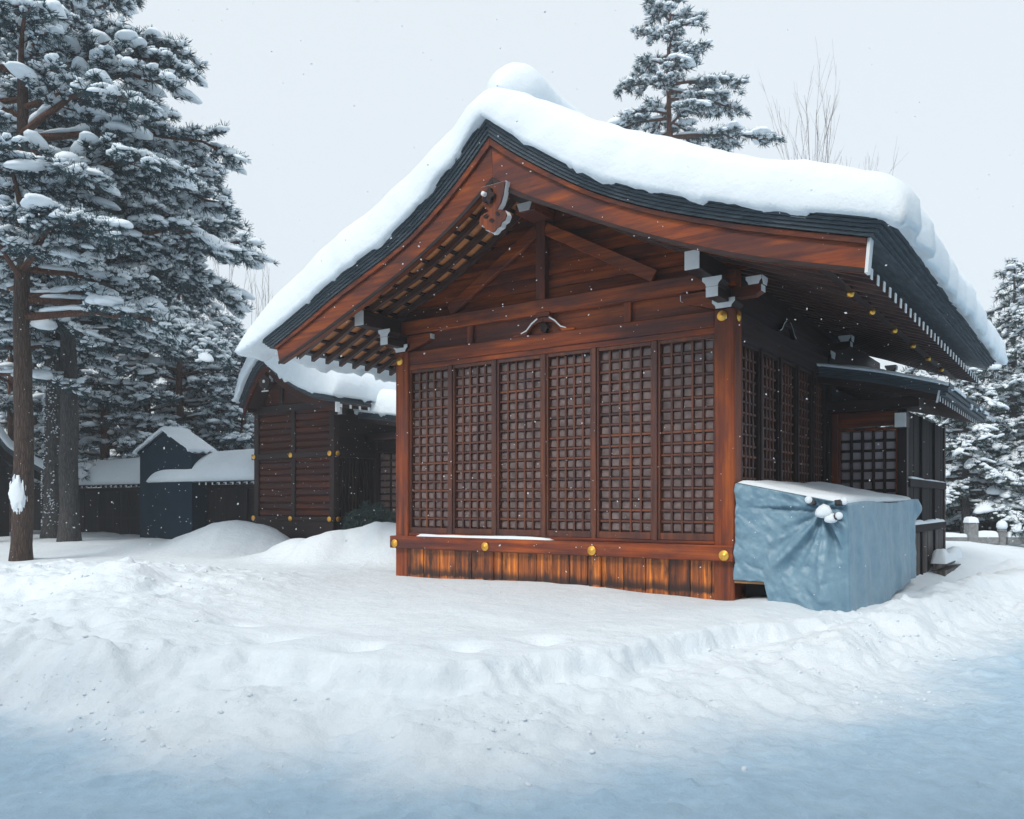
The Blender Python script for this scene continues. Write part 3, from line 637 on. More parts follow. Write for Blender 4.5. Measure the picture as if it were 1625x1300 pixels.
def ledge_snow(name, label, O, rz, x0, x1, y0, y1, z, h, seed, slope=(0, 0), n=(40, 8)):
    gx_, gy_ = np.meshgrid(np.linspace(0, 1, n[0]), np.linspace(0, 1, n[1])); 
    X = x0 + (x1 - x0) * gx_; Y = y0 + (y1 - y0) * gy_
    e = np.minimum(np.minimum(gx_, 1 - gx_) * (x1 - x0), np.minimum(gy_, 1 - gy_) * (y1 - y0)); r = min(0.10, (y1 - y0) * 0.4, (x1 - x0) * .4)
    q = np.clip(e / r, 0, 1); prof = np.sqrt(np.maximum(0, 1 - (1 - q) ** 2))
    Zb = z + slope[0] * (X - x0) + slope[1] * (Y - y0)
    Zt = Zb + h * prof * (0.35 + 1.1 * fbm(X * 1.6 + seed, Y * 1.6, seed, 3)) + 0.001
    top = np.stack([X, Y, Zt], -1).reshape(-1, 3); bot = np.stack([X, Y, Zb], -1).reshape(-1, 3); k = n[0] * n[1]
    I = np.arange(k).reshape(n[1], n[0]); F = np.stack([I[:-1, :-1], I[:-1, 1:], I[1:, 1:], I[1:, :-1]], -1).reshape(-1, 4)
    rim = np.r_[I[0, :], I[1:, -1], I[-1, -2::-1], I[-2:0:-1, 0]]; r2 = np.roll(rim, -1)
    o = np_mesh(name, np.r_[top, bot], np.r_[F, F[:, ::-1] + k, np.stack([rim, rim + k, r2 + k, r2], -1)], SNOW, None, True)
    o.location = (O[0], O[1], 0); o.rotation_euler = (0, 0, rz); return tag(o, label, 'snow')
ledge_snow('ledge_snow', 'thin drift of snow lying on the sill beam under the lattice shutters', O1, TH, -5.1, -2.6, -0.07, 0.018, 1.076, 0.035, 12)

# ------------------------------------------------------------------ side wing of the main hall
def wing(O, label, u0, u1, v0, v1, zt, eave_u, eave_z, v_over, seed, snow_label, snow_h, full=True):
    w = thing('shrine_wing', label, 'shrine wing', (O[0], O[1], 0), TH)
    zin = zt + 0.02
    for (u, v) in ((u1 - 0.14, v0), (u1 - 0.14, v1 - 0.14)): MB().box(u, u + 0.14, v, v + 0.14, 0.2, zt - 0.42).build('post', WD['z'], w, bevel=0.01)
    MB().box(u0 + 0.005, u0 + 0.11, v0, v0 + 0.14, 0.2, zt - 0.42).build('post', W['z'] if full else WD['z'], w, bevel=0.01)
    MB().box(u0 + 0.111, u1 - 0.141, v0 + 0.02, v0 + 0.12, zt - 0.66, zt - 0.42).build('lintel', W['x'] if full else WD['x'], w, bevel=0.01)
    MB().box(u0, u1 + 0.22, v0 - 0.28, v0 + 0.1, zt - 0.415, zt - 0.25).build('wall_plate', WD['x'], w, bevel=0.01)
    MB().box(u1 - 0.12, u1 + 0.04, v0 - 0.315, v0 - 0.285, zt - 0.72, zt - 0.50).build('white_beam_end', WHITE, w)
    MB().box(u1 - 0.12, u1 + 0.04, v0 - 0.28, v0 - 0.005, zt - 0.72, zt - 0.50).build('beam_end', WD['y'], w)
    MB().box(u0 + 0.11, u1 - 0.14, v0 + 0.03, v0 + 0.1, 0.2, 1.05).build('lower_panel', WD['x'], w)
    wd = u1 - 0.14 - u0 - 0.11
    def place(o): o.location = (u0 + 0.11, v0 + 0.03, 0)
    lattice(w, 'w', wd, 1.06, zt - 0.68, place, cols=5, rows=10, pane=PAPER if full else PANE, frame_mat=W if full else WD, slat=WD, sw=0.045)
    # side wall of boards
    vs = np.arange(v0 + 0.141, v1 - 0.15, 0.32)
    for v in vs: MB().box(u1 - 0.09, u1 - 0.03 + random.uniform(-.006, .006), v, min(v + 0.312, v1 - 0.141), 1.24, zt - 0.42).build('wall_board', WB['z'], w, bevel=0.005)
    for v in vs: MB().box(u1 - 0.09, u1 - 0.02 + random.uniform(-.006, .006), v, min(v + 0.312, v1 - 0.141), 0.2, 1.10).build('skirt_board', WG, w, bevel=0.005)
    for z in (1.105, 1.86): MB().box(u1 - 0.1, u1 + 0.03, v0 + 0.142, v1 - 0.142, z, z + 0.13).build('side_rail', WB['y'], w, bevel=0.008)
    for v in (v0 + (v1 - v0) * 0.34, v0 + (v1 - v0) * 0.67): MB().box(u1 - 0.1, u1 + 0.012, v - 0.05, v + 0.05, 0.2, zt - 0.42).build('side_post', WB['z'], w, bevel=0.006)
    # roof slab curving down from the hall wall
    cv = curve([(u0 - 0.05, zin + 0.30), (u0 + (eave_u - u0) * 0.5, zin + 0.10), (eave_u, eave_z)], 9)
    for k in range(3):
        b = (k + 1) / 3; c2 = [(p[0] * (1 if p[0] < eave_u - .01 else 1) + (0.03 * k if i == len(cv) - 1 else 0), p[1] - 0.19 + 0.063 * k) for i, p in enumerate(cv)]
        MB().strip(off(c2, 0.06), c2, v0 - v_over - 0.03 * k, v1 + 0.35 + 0.02 * k).build('bark_course', BARK, w)
    rc = [(p[0], p[1] - 0.27) for p in cv]; rc[-1] = (rc[-1][0] - 0.1, rc[-1][1] + 0.02)
    rm = MB().strip(off(rc, 0.07), rc, -0.028, 0.028).mesh('rafter'); tip = MB().box(rc[-1][0] + .001, rc[-1][0] + 0.01, -0.03, 0.03, rc[-1][1] - .004, rc[-1][1] + 0.072).mesh('rafter_tip'); tip.materials.append(WHITE)
    for k in range(int((v1 - v0 + v_over) / 0.26)):
        o = obj('rafter', rm, WR, w); o.location = (0, v0 - v_over + 0.12 + 0.26 * k, 0)
        c = D.objects.new('rafter_tip', tip); COL.objects.link(c); c.parent = o
    MB().strip(off(rc, 0.13), off(rc, -0.02), v0 - v_over + 0.01, v0 - v_over + 0.06).build('bargeboard', WD['x'], w)
    if full: MB().prism([(eave_u - 0.135, eave_z - 0.28), (eave_u - 0.11, eave_z - 0.28), (eave_u - 0.075, eave_z - 0.10), (eave_u - 0.10, eave_z - 0.10)], 'y', v0 - v_over - 0.02, v0 - v_over + 0.008).build('white_barge_end', WHITE, w)
    roof = off(cv, -0.002)
    roof_snow('roof_snow', snow_label, O, TH, roof, [(u0, snow_h), (eave_u, snow_h * 0.8)], v0 - v_over - 0.05, v1 + 0.35, seed, over=(0.0, 0.05), nv=40, round_v=0.25)
    return w
wing(O1, 'low timber side wing with papered lattice window under the main hall eave', 0.0, 1.16, 4.5, 8.6, 3.50, 1.80, 3.37, 0.62, 8, 'thin snow on the low wing roof under the main hall eave', 0.05)
ledge_snow('ledge_snow', 'snow strip on the upper rail of the side wing wall', O1, TH, 1.09, 1.195, 4.7, 8.3, 1.991, 0.03, 22, n=(6, 40))
ledge_snow('ledge_snow', 'snow strip on the lower rail of the side wing wall', O1, TH, 1.09, 1.195, 4.7, 8.3, 1.236, 0.07, 23, n=(6, 40))
st = thing('timber_step', 'snow-dusted weathered timber step at the foot of the side wing', 'step', (O1[0], O1[1], 0), TH)
for k in range(3): MB().box(1.22, 1.52 - 0.1 * k, 6.6, 8.7, 0.16 + 0.13 * k, 0.26 + 0.13 * k).build('step_board', WG, st, bevel=0.008)
ledge_snow('step_snow', 'clumped snow lying on the timber step beside the wing', O1, TH, 1.2, 1.45, 6.5, 8.75, 0.522, 0.22, 25, n=(12, 40))

# ------------------------------------------------------------------ tarp-covered stack
tp = thing('tarp_covered_stack', 'blue tarpaulin draped over a low frame against the hall corner', 'tarpaulin', (O1[0], O1[1], 0), TH)
NS, NT = 90, 80
def tarp_front():
    P = []; 
    for j in range(NT + 1):
        for i in range(NS + 1):
            s, t = i / NS, j / NT
            u = 0.03 + 1.27 * s; ztop = 1.838 - 0.25 * s
            zb = 0.66 if s < 0.30 else (0.66 - (s - 0.30) / 0.10 * 0.40 if s < 0.40 else 0.24 - 0.07 * math.sin(s * 9))
            z = ztop + (zb - ztop) * t
            kx, kz = 1.02, 1.50                                # where the sheet is bunched up and tied
            dx, dz = u - kx, z - kz; r = math.hypot(dx, dz) + 1e-4; a = math.atan2(dz, dx)
            fold = (1 - 2 * abs(math.sin(a * 4.5 + 0.8 * math.sin(r * 3)))) * 0.6 + (1 - 2 * abs(math.sin(a * 8.7 + 2.0 + r * 2))) * 0.3
            amp = 0.12 * math.exp(-((r - 0.42) / 0.45) ** 2) * (1 if dz < 0.05 else 0.3) * sstep(-2.9, -2.2, a) 
            amp *= 0.25 + 0.75 * sstep(0.15, 0.5, s)
            wr = abs(fbm(np.array([u * 4 + z]), np.array([z * 4]), 91, 4)[0] - .5) * 0.15 + (fbm(np.array([(u + z) * 9]), np.array([(z - u) * 2.5]), 95, 3)[0] - .5) * 0.035
            v = -0.03 - 0.10 * math.sin(math.pi * min(1, s * 1.0)) * t * 0.9 - 0.16 * sstep(0.45, 0.9, s) * sstep(0.2, 0.8, t) - fold * amp - wr
            v += 0.10 * math.exp(-(r / 0.16) ** 2)
            e_ = sstep(0.90, 1.0, s); v = v * (1 - e_) + e_ * (0.03 - 0.05 * t)
            u += 0.02 * math.sin(t * 6) * s * (1 - e_) - 0.05 * t * (1 - s) * 0.3 + 0.05 * sstep(0.4, 1, s) * t * (1 - e_) + e_ * (0.01 + 0.05 * t)
            P.append((u, v, z))
    return P
def tarp_side():
    P = []
    for j in range(NT // 2 + 1):
        for i in range(NS + 1):
            s, t = i / NS, j / (NT // 2); v = 0.03 + 4.3 * s
            ztop = 1.59 + 0.05 * s + 0.02 * math.sin(s * 8); zb = 0.22 + 0.25 * s
            z = ztop + (zb - ztop) * t
            fold = (math.sin(s * 34 + 2 * math.sin(s * 7)) * 0.5 + math.sin(s * 61) * 0.25) * 0.03 * sstep(0.0, 0.4, t)
            wr = (fbm(np.array([v * 3]), np.array([z * 3]), 97, 3)[0] - .5) * 0.05
            e_ = 1 - sstep(0.0, 0.05, s); u = 1.31 + 0.05 * t * e_ + (1 - e_) * (0.08 * t * math.sin(s * 2.6 + .4) + fold + wr) + 0.10 * math.exp(-((s - 0.985) / 0.03) ** 2) * math.exp(-((t - 0.13) / .12) ** 2)
            v -= 0.05 * t * e_
            P.append((u, v, z))
    return P
def grid_faces(n0, n1): 
    I = np.arange((n0 + 1) * (n1 + 1)).reshape(n1 + 1, n0 + 1); return np.stack([I[:-1, :-1], I[1:, :-1], I[1:, 1:], I[:-1, 1:]], -1).reshape(-1, 4)
pf, psd = tarp_front(), tarp_side()
top = []
for j in range(13):
    for i in range(13):
        a, b = i / 12, j / 12; top.append((0.03 + 1.27 * a, -0.02 + 4.35 * b, 1.835 - 0.25 * a + 0.05 * a * b - 0.03 * math.sin(a * 3.14) * math.sin(b * 9)))
np_mesh('front_sheet', pf, grid_faces(NS, NT), TARP, tp, True)
np_mesh('side_sheet', psd, grid_faces(NS, NT // 2), TARP, tp, True)
np_mesh('top_sheet', top, grid_faces(12, 12), TARP, tp, True)
for n_ in ('front_sheet', 'side_sheet', 'top_sheet'):
    md = D.objects[n_].modifiers.new('thickness', 'SOLIDIFY'); md.thickness = 0.006; md.offset = -1
MB().box(0.02, 0.44, -0.055, -0.03, 0.625, 0.655).build('batten', WN, tp, bevel=0.004)
MB().box(0.06, 1.2, 0.25, 4.2, 0.1, 1.5).build('stack_core', VOID, tp)
for (u, v, z, d) in ((0.93, -0.07, 1.615, (-0.10, -0.99, 0.1)), (1.24, -0.02, 1.60, (0.7, -0.6, 0.06)), (1.22, -0.10, 1.44, (0.55, -0.8, 0.02))):
    d = np.array(d) / np.linalg.norm(d); p = np.array([u, v, z])
    pole = MB().bar(p - d * 0.55, p + d * 0.06, 0.07, 0.07, (0, 0, 1)).build('pole_end', WG, tp, bevel=0.02)
    q = p + d * 0.075; MB().lathe([(0.01, -0.02), (0.036, -0.015), (0.044, 0.0), (0.036, 0.02), (0.01, 0.028)], (q[0], q[1] + 0.02, q[2] + 0.012), 'y', 12).build('snow_cap', SNOW, pole, smooth=True)
ledge_snow('tarp_snow', 'flat layer of snow on top of the blue tarpaulin', O1, TH, 0.04, 1.29, 0.0, 4.3, 1.845, 0.06, 31, slope=(-0.2, 0.006), n=(30, 60))

# ------------------------------------------------------------------ second, smaller hall behind
h2 = thing('log_storehouse', 'small dark timber storehouse of horizontal logs with gilt bosses beyond the main hall', 'storehouse', (O2[0], O2[1], 0), TH)
A2, B2, L2 = -2.95, 0.0, 4.2
for u in (A2, B2 - 0.17): MB().box(u, u + 0.17, 0, 0.17, 0.2, 3.86).build('post', WD['z'], h2, bevel=0.01)
MB().box(B2 - 0.17, B2, L2 - 0.17, L2, 0.2, 3.86).build('post', WD['z'], h2, bevel=0.01)
MB().box(-1.55, -1.40, 0.005, 0.15, 1.25, 3.86).build('centre_post', WD['z'], h2, bevel=0.01)
for x0, x1 in ((A2 + 0.172, -1.552), (-1.398, B2 - 0.172)):
    z = 1.26
    while z < 3.82:
        if True:
            P = [(0.075, z), (0.04, z + 0.04), (0.045, z + 0.13), (0.075, z + 0.168), (0.15, z + 0.168), (0.15, z)]
            MB().prism(P, 'x', x0, x1).build('wall_log', WL, h2)
        z += 0.17
MB().box(A2 - 0.04, B2 + 0.06, -0.05, 0.06, 2.70, 2.84).build('waist_rail', WD['x'], h2, bevel=0.008)
MB().box(A2 - 0.05, B2 + 0.08, -0.06, 0.1, 1.16, 1.258).build('sill_beam', WD['x'], h2, bevel=0.008)
MB().box(A2, B2, -0.02, 0.1, 0.2, 1.158).build('base_board', WD['x'], h2)
MB().box(A2 - 0.05, B2 + 0.05, -0.02, 0.2, 3.86, 4.05).build('tie_beam', WD['x'], h2, bevel=0.01)
for u in (A2 + 0.06, -1.475, B2 - 0.09):
    medal(h2, (u, -0.052, 2.775)); medal(h2, (u, -0.062, 1.21))
medal(h2, (B2 + 0.062, 0.06, 2.775), math.pi / 2); medal(h2, (B2 + 0.082, 0.06, 1.21), math.pi / 2)
# right wall: rail, planks and a barred opening
MB().box(B2 - 0.12, B2 + 0.055, 0.172, L2 - 0.17, 2.70, 2.84).build('waist_rail', WD['y'], h2)
MB().box(B2 - 0.12, B2 + 0.08, 0.172, L2 - 0.17, 1.16, 1.258).build('sill_beam', WD['y'], h2)
MB().box(B2 - 0.12, B2 - 0.05, 0.172, L2 - 0.17, 2.842, 3.86).build('side_wall', WD['y'], h2)
MB().box(B2 - 0.14, B2 - 0.09, 0.172, L2 - 0.17, 0.2, 2.698).build('side_wall', VOID, h2)
bm_ = MB().box(B2 - 0.06, B2 - 0.02, -0.02, 0.02, 1.26, 2.698).mesh('window_bar'); 
for k in range(9): o = obj('window_bar', bm_, WD['z'], h2); o.location = (0, 0.3 + 0.12 * k, 0)
MB().box(A2 + 0.02, A2 + 0.1, 0.18, L2 - 0.1, 0.2, 3.86).build('side_wall', WD['y'], h2); MB().box(A2 + .1, B2 - .17, L2 - 0.15, L2 - 0.05, 0.2, 3.9).build('rear_wall', WD['x'], h2)
R2 = [(-2.82, 4.08), (-2.70, 4.26), (-2.48, 4.60), (-2.2, 4.92), (-1.9, 5.10)]; R2r = [(-1.9, 5.10), (-1.5, 4.78), (-0.82, 4.39), (-0.15, 4.11), (0.55, 3.98)]
c2l, c2r = curve(R2, 17), curve(R2r, 17); F2 = c2l + c2r[1:]
for k in range(3):
    MB().strip([(p[0], p[1] - 0.06 + 0.06 * k + 0.055) for p in F2], [(p[0], p[1] - 0.06 + 0.06 * k) for p in F2], -0.50 - 0.03 * k, 4.9 + 0.03 * k).build('bark_course', BARK, h2)
for cv in (c2l, c2r): MB().strip(off(cv, -0.065), off(cv, -0.27), -0.44, -0.36).build('bargeboard', WL, h2, bevel=0.005)
for cv in (c2l, c2r): MB().strip(off(cv, -0.066), off(cv, -0.10), -0.355, 4.8).build('soffit_board', WR, h2)
rm2 = MB().strip(off(c2r, -0.10), off(c2r, -0.17), -0.03, 0.03).mesh('rafter'); tip2 = MB().box(0.552, 0.562, -0.032, 0.032, 3.80, 3.885).mesh('rafter_tip'); tip2.materials.append(WHITE)
for k in range(16):
    o = obj('rafter', rm2, WR, h2); o.location = (0, -0.3 + 0.3 * k, 0); c = D.objects.new('rafter_tip', tip2); COL.objects.link(c); c.parent = o
MB().box(0.53, 0.57, -0.46, -0.35, 3.69, 3.92).build('white_barge_end', WHITE, h2)
P = [p for p in off(c2l, -0.25)] + [p for p in off(c2r, -0.25)][1:]
MB().prism([p for p in P if 4.04 < p[1]] , 'y', 0.06, 0.12).build('gable_wall', WL, h2)
MB().box(-1.96, -1.84, 0.0, 0.058, 4.05, 4.78).build('king_post', WD['z'], h2)
for u in (A2 + 0.07, B2 - 0.3, -1.9):
    zz = 3.90 if u != -1.9 else 4.60
    MB().box(u - 0.075, u + 0.075, -0.3, 0.3, zz, zz + 0.15).build('purlin', WD['y'], h2); MB().box(u - 0.07, u + 0.07, -0.312, -0.301, zz + .005, zz + 0.155).build('white_purlin_end', WHITE, h2)
MB().box(B2 + 0.0, B2 + 0.3, 0.0, 0.12, 3.70, 3.82).build('bracket_arm', WD['x'], h2); MB().box(B2 + 0.15, B2 + 0.28, -0.02, -0.005, 3.69, 3.83).build('white_face', WHITE, h2)
q_ = lambda L: [(x - 0.425, z) for x, z in L]
pl = MB().prism(q_([(-1.475, 4.75), (-1.28, 4.62), (-1.30, 4.47), (-1.40, 4.40), (-1.475, 4.36), (-1.55, 4.40), (-1.65, 4.47), (-1.67, 4.62)]), 'y', -0.52, -0.47).build('gable_pendant', WD['x'], h2)
MB().lathe([(0.04, 0), (0.04, -0.02), (0.02, -0.03)], (-1.9, -0.521, 4.58), 'y', 8).build('white_knob', WHITE, pl)
MB().box(-2.0, -1.78, -0.515, -0.475, 4.33, 4.358).build('white_edge', WHITE, pl)
RF2 = [(F2[0][0] - 0.06, F2[0][1] - 0.0)] + F2 + [(F2[-1][0] + 0.06, F2[-1][1] - 0.01)]; RF2 = off(RF2, 0.115)
roof_snow('roof_snow', 'deep snow on the curved roof of the log storehouse', O2, TH, RF2, [(-2.95, 0.22), (-2.5, 0.42), (-1.9, 0.48), (-0.9, 0.74), (0.6, 0.62)], -0.58, 4.95, 15, over=(0.05, 0.06), nv=60, round_v=0.35)
wing(O2, 'small dark lattice-fronted wing beside the log storehouse', -0.02, 2.2, 1.35, 3.6, 3.55, 2.9, 3.40, 0.5, 18, 'plump snow pillow on the storehouse wing roof', 0.62, full=False)

# ------------------------------------------------------------------ boundary wall, blue shed, far-left hall
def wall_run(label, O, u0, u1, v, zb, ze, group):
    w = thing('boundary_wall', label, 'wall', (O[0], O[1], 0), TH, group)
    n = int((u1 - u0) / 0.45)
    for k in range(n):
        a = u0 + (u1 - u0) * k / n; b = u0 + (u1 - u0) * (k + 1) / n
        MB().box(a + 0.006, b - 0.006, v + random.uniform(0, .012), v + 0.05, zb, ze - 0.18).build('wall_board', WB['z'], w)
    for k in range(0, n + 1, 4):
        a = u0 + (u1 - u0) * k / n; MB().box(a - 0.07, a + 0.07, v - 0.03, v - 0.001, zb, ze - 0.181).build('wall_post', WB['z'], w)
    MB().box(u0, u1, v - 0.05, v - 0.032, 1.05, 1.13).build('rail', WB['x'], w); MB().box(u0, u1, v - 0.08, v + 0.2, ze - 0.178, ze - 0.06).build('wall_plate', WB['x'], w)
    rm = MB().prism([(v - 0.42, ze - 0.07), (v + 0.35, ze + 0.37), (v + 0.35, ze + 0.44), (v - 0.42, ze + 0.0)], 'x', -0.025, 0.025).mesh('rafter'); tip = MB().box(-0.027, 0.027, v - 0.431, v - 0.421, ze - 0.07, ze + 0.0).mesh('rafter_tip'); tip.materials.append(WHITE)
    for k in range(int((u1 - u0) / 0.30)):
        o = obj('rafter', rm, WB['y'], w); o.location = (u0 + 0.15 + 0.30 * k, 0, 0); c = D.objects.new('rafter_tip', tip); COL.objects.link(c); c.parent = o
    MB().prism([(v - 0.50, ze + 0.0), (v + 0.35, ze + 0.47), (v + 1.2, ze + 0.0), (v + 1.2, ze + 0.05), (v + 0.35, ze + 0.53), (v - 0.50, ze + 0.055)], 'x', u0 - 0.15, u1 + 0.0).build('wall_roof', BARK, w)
    return w
def wall_snow(label, O, u0, u1, v, ze, h, seed):
    """snow over a wall roof: profile across v, swept along u with rounded ends"""
    nu, na = 90, 22; P = []; T = np.linspace(0, 1, nu); A = np.linspace(0, math.pi, na)
    for t in T:
        u = u0 + (u1 - u0) * t; d = min(t, 1 - t) * (u1 - u0); e = math.sqrt(max(0, 1 - (1 - min(1, d / 0.9)) ** 2)); e = max(e, 0.02)
        nz = 1 + 0.14 * (fbm(np.array([u * 0.7 + seed]), np.array([1.5]), seed, 3)[0] - 0.5) 
        for a in A:
            c, s_ = math.cos(a), math.sin(a)
            cv = np.sign(c) * abs(c) ** 0.55; sv = s_ ** 0.7
            P.append((u, v + 0.35 - cv * 0.93, ze + 0.06 + (0.47 * (1 - abs(cv)) * max(e, 0.3) + h * sv * e * nz)))
        P.append((u, v + 0.35 + 0.8, ze + 0.03)); P.append((u, v + 0.35 - 0.86, ze + 0.03))
    m = na + 2; F = [(i*m+k, i*m+(k+1) % m, (i+1)*m+(k+1) % m, (i+1)*m+k) for i in range(nu-1) for k in range(m)]
    o = np_mesh('wall_snow', P, F, SNOW, None, True); o.location = (O[0], O[1], 0); o.rotation_euler = (0, 0, TH); return tag(o, label, 'snow')
wall_run('dark plank boundary wall between the log storehouse and the blue gabled shed', O2, -8.2, -3.0, 0.9, 0.2, 2.17, 'boundary walls')
wall_snow('thick snow loaf on the boundary wall beside the log storehouse', O2, -8.35, -2.98, 0.9, 2.17, 0.50, 5)
wall_run('dark plank boundary wall running behind the tree trunks past the blue shed', O2, -26, -9.2, 1.6, 0.2, 2.17, 'boundary walls')
wall_snow('long snow loaf on the boundary wall behind the tree trunks', O2, -26, -8.9, 1.6, 2.17, 0.50, 6)
# blue gabled shed standing where the two walls meet
sh = thing('blue_gabled_shed', 'dark blue sheet-metal shed end with a pointed gable between the boundary walls', 'shed', (O2[0], O2[1], 0), TH)
sc = np.array([px_at(262, 24.6), 24.6]) - O2; su, sv = float(sc @ UX), float(sc @ VX)
sw_ = 1.30
zp = [(su - sw_, 0.3), (su + sw_, 0.3), (su + sw_, 3.08), (su + 0.08, 3.66), (su - sw_, 3.08)]
MB().prism(zp, 'y', sv, sv + 0.06).build('gable_panel', BLUEB, sh)
MB().box(su - sw_, su - sw_ + 0.05, sv + 0.061, sv + 0.7, 0.3, 3.0).build('side_panel', BLUEB, sh); MB().box(su + sw_ - 0.05, su + sw_, sv + 0.061, sv + 0.7, 0.3, 3.0).build('side_panel', BLUEB, sh)
MB().prism([(su - sw_ - 0.08, 3.06), (su + 0.08, 3.67), (su + sw_ + 0.08, 3.06), (su + sw_ + 0.08, 3.12), (su + 0.08, 3.73), (su - sw_ - 0.08, 3.12)], 'y', sv - 0.06, sv + 0.75).build('roof', BLUEB, sh)
roof_snow('roof_snow', 'thin snow along the pointed roof of the blue shed', O2, TH, [(su - sw_ - 0.1, 3.115), (su - 0.6, 3.45), (su + 0.08, 3.735), (su + 0.7, 3.45), (su + sw_ + 0.1, 3.115)], [(su - 2, 0.12), (su + 2, 0.06)], sv - 0.08, sv + 0.75, 27, over=(0.02, 0.02), nv=24, round_v=0.15)
# dark hall at the far left, mostly out of the picture
O3 = np.array([px_at(62, 27), 27.0]) - 2.4 * VX
h3 = thing('dark_side_hall', 'dark timber hall with steep snowy roof behind the leftmost trunk', 'shrine', (O3[0], O3[1], 0), TH + math.pi / 2)
MB().box(-1.5, 1.5, 0, 3.0, 0.2, 2.75).build('wall', WB['x'], h3); MB().prism([(-1.5, 2.75), (1.5, 2.75), (0, 4.6)], 'y', 0.02, 2.98).build('gable_wall', WB['x'], h3)
r3 = curve([(-2.4, 2.55), (-1.1, 3.35), (0, 4.75), (1.1, 3.35), (2.4, 2.55)], 17)
MB().strip(off(r3, 0.0), off(r3, -0.16), -0.7, 3.6).build('roof', BARK, h3)
MB().strip(off(r3, -0.165), off(r3, -0.4), -0.62, -0.55).build('bargeboard', WB['x'], h3)
for u in (-1.5, 1.5): MB().box(u - .1, u + .1, -0.55, 0.2, 2.5, 2.72).build('purlin', WB['y'], h3); MB().box(u - .095, u + .095, -0.562, -0.551, 2.505, 2.715).build('white_purlin_end', WHITE, h3)
roof_snow('roof_snow', 'snow on the steep roof of the dark hall behind the leftmost trunk', O3, TH + math.pi / 2, off(r3, 0.002), [(-3, 0.25), (3, 0.25)], -0.74, 3.6, 37, over=(0.03, 0.03), nv=30, round_v=0.2)

# ------------------------------------------------------------------ stone fence on the right
FY = 22.0
fx = [px_at(p, FY) for p in (1470, 1541, 1590, 1640, 1700)]
WHICH = {0: 'hidden behind the side wing corner', 2: 'next along from the square post', 3: 'second along from the square post', 4: 'third along from the square post'}
for i, x in enumerate(fx):
    g = 0.42; tall = (i == 1)
    lab = 'square stone fence post with a flat snow cap next to the side wing' if tall else 'low round stone fence post under a snow ball, ' + WHICH[i]
    t = thing('stone_post', lab, 'fence post', (x, FY, g - 0.2), 0, None if tall else 'low posts of the stone fence')
    if tall:
        MB().box(-0.13, 0.13, -0.13, 0.13, 0, 0.86).build('shaft', STONE, t, bevel=0.015)
        o = ledge_snow('post_snow', 'flat block of snow capping the square stone fence post', (x, FY), 0, -0.15, 0.15, -0.15, 0.15, g + 0.66, 0.24, 71, n=(10, 10))
    else:
        MB().lathe([(0.10, 0), (0.10, 0.62), (0.115, 0.64), (0.115, 0.68), (0.08, 0.70)], (0, 0, 0), 'z', 14).build('shaft', STONE, t, smooth=False)
        s = MB().lathe([(0.02, -0.0), (0.11, 0.01), (0.135, 0.07), (0.125, 0.15), (0.08, 0.21), (0.02, 0.235)], (x, FY, g + 0.49), 'z', 16).build('post_snow', SNOW, None, smooth=True)
        tag(s, 'ball of snow on the low stone fence post ' + WHICH[i], 'snow', 'snow balls on the fence posts')
for a, b, nm in ((0, 1, 'beside the side wing'), (1, 2, 'between the square post and the low posts'), (2, 3, 'running on past the first low post'), (3, 4, 'farthest from the side wing')):
    r = MB().box(fx[a] + 0.12, fx[b] - 0.12, FY - 0.08, FY + 0.08, 0.52, 0.70).build('stone_rail', STONE, None, bevel=0.015)
    tag(r, 'grey stone fence rail ' + nm, 'fence rail')
    ledge_snow('rail_snow', 'snow strip on the stone fence rail ' + nm, (0, 0), 0, fx[a] + 0.12, fx[b] - 0.12, FY - 0.09, FY + 0.09, 0.701, 0.14, 50 + a, n=(30, 8))
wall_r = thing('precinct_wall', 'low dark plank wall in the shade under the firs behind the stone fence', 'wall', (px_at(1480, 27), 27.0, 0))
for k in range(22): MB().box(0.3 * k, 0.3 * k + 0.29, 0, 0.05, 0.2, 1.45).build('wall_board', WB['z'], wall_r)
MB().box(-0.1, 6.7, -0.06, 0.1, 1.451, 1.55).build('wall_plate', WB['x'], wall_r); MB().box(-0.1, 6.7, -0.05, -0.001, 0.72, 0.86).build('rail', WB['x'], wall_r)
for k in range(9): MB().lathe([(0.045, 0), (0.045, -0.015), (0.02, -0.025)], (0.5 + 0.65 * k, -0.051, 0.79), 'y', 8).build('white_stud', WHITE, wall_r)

# ------------------------------------------------------------------ trees
def ico(sub):
    import bmesh
    bm = bmesh.new(); bmesh.ops.create_icosphere(bm, subdivisions=sub, radius=1.0)
    v = np.array([x.co[:] for x in bm.verts]); f = np.array([[q.index for q in p.verts] for p in bm.faces]); bm.free(); return v, f
IC1, IC2 = ico(2), ico(3)
def lumpy(base, seed):
    v, f = base; r = np.random.RandomState(seed); out = v.copy()
    for k in range(11):
        d = r.normal(size=3); d /= np.linalg.norm(d); out *= (1 + r.uniform(-0.34, 0.40) * np.exp(-(((v - d) ** 2).sum(1)) / 0.35))[:, None]
    out[:, 2] = np.where(out[:, 2] < 0, out[:, 2] * 0.45, out[:, 2]); return out
IC0 = ico(1)
PADS = [lumpy(IC1, s) for s in range(10)]
SPECKS = [lumpy(IC0, s + 40) for s in range(5)]
def tuft(seed, n=13):
    r = np.random.RandomState(seed); V, F = [], []
    for i in range(n):
        a = 2 * math.pi * i / n + r.uniform(-.3, .3); p = r.uniform(0.25, 1.25); d = np.array([math.sin(p) * math.cos(a), math.sin(p) * math.sin(a), math.cos(p)])
        s = np.cross(d, r.normal(size=3)); s /= np.linalg.norm(s); L = r.uniform(0.75, 1.1); w = 0.055
        k = len(V); V += [s * w, -s * w, d * L + s * w * .3, d * L - s * w * .3]; F += [(k, k + 1, k + 3), (k, k + 3, k + 2)]
    return np.array(V), np.array(F)
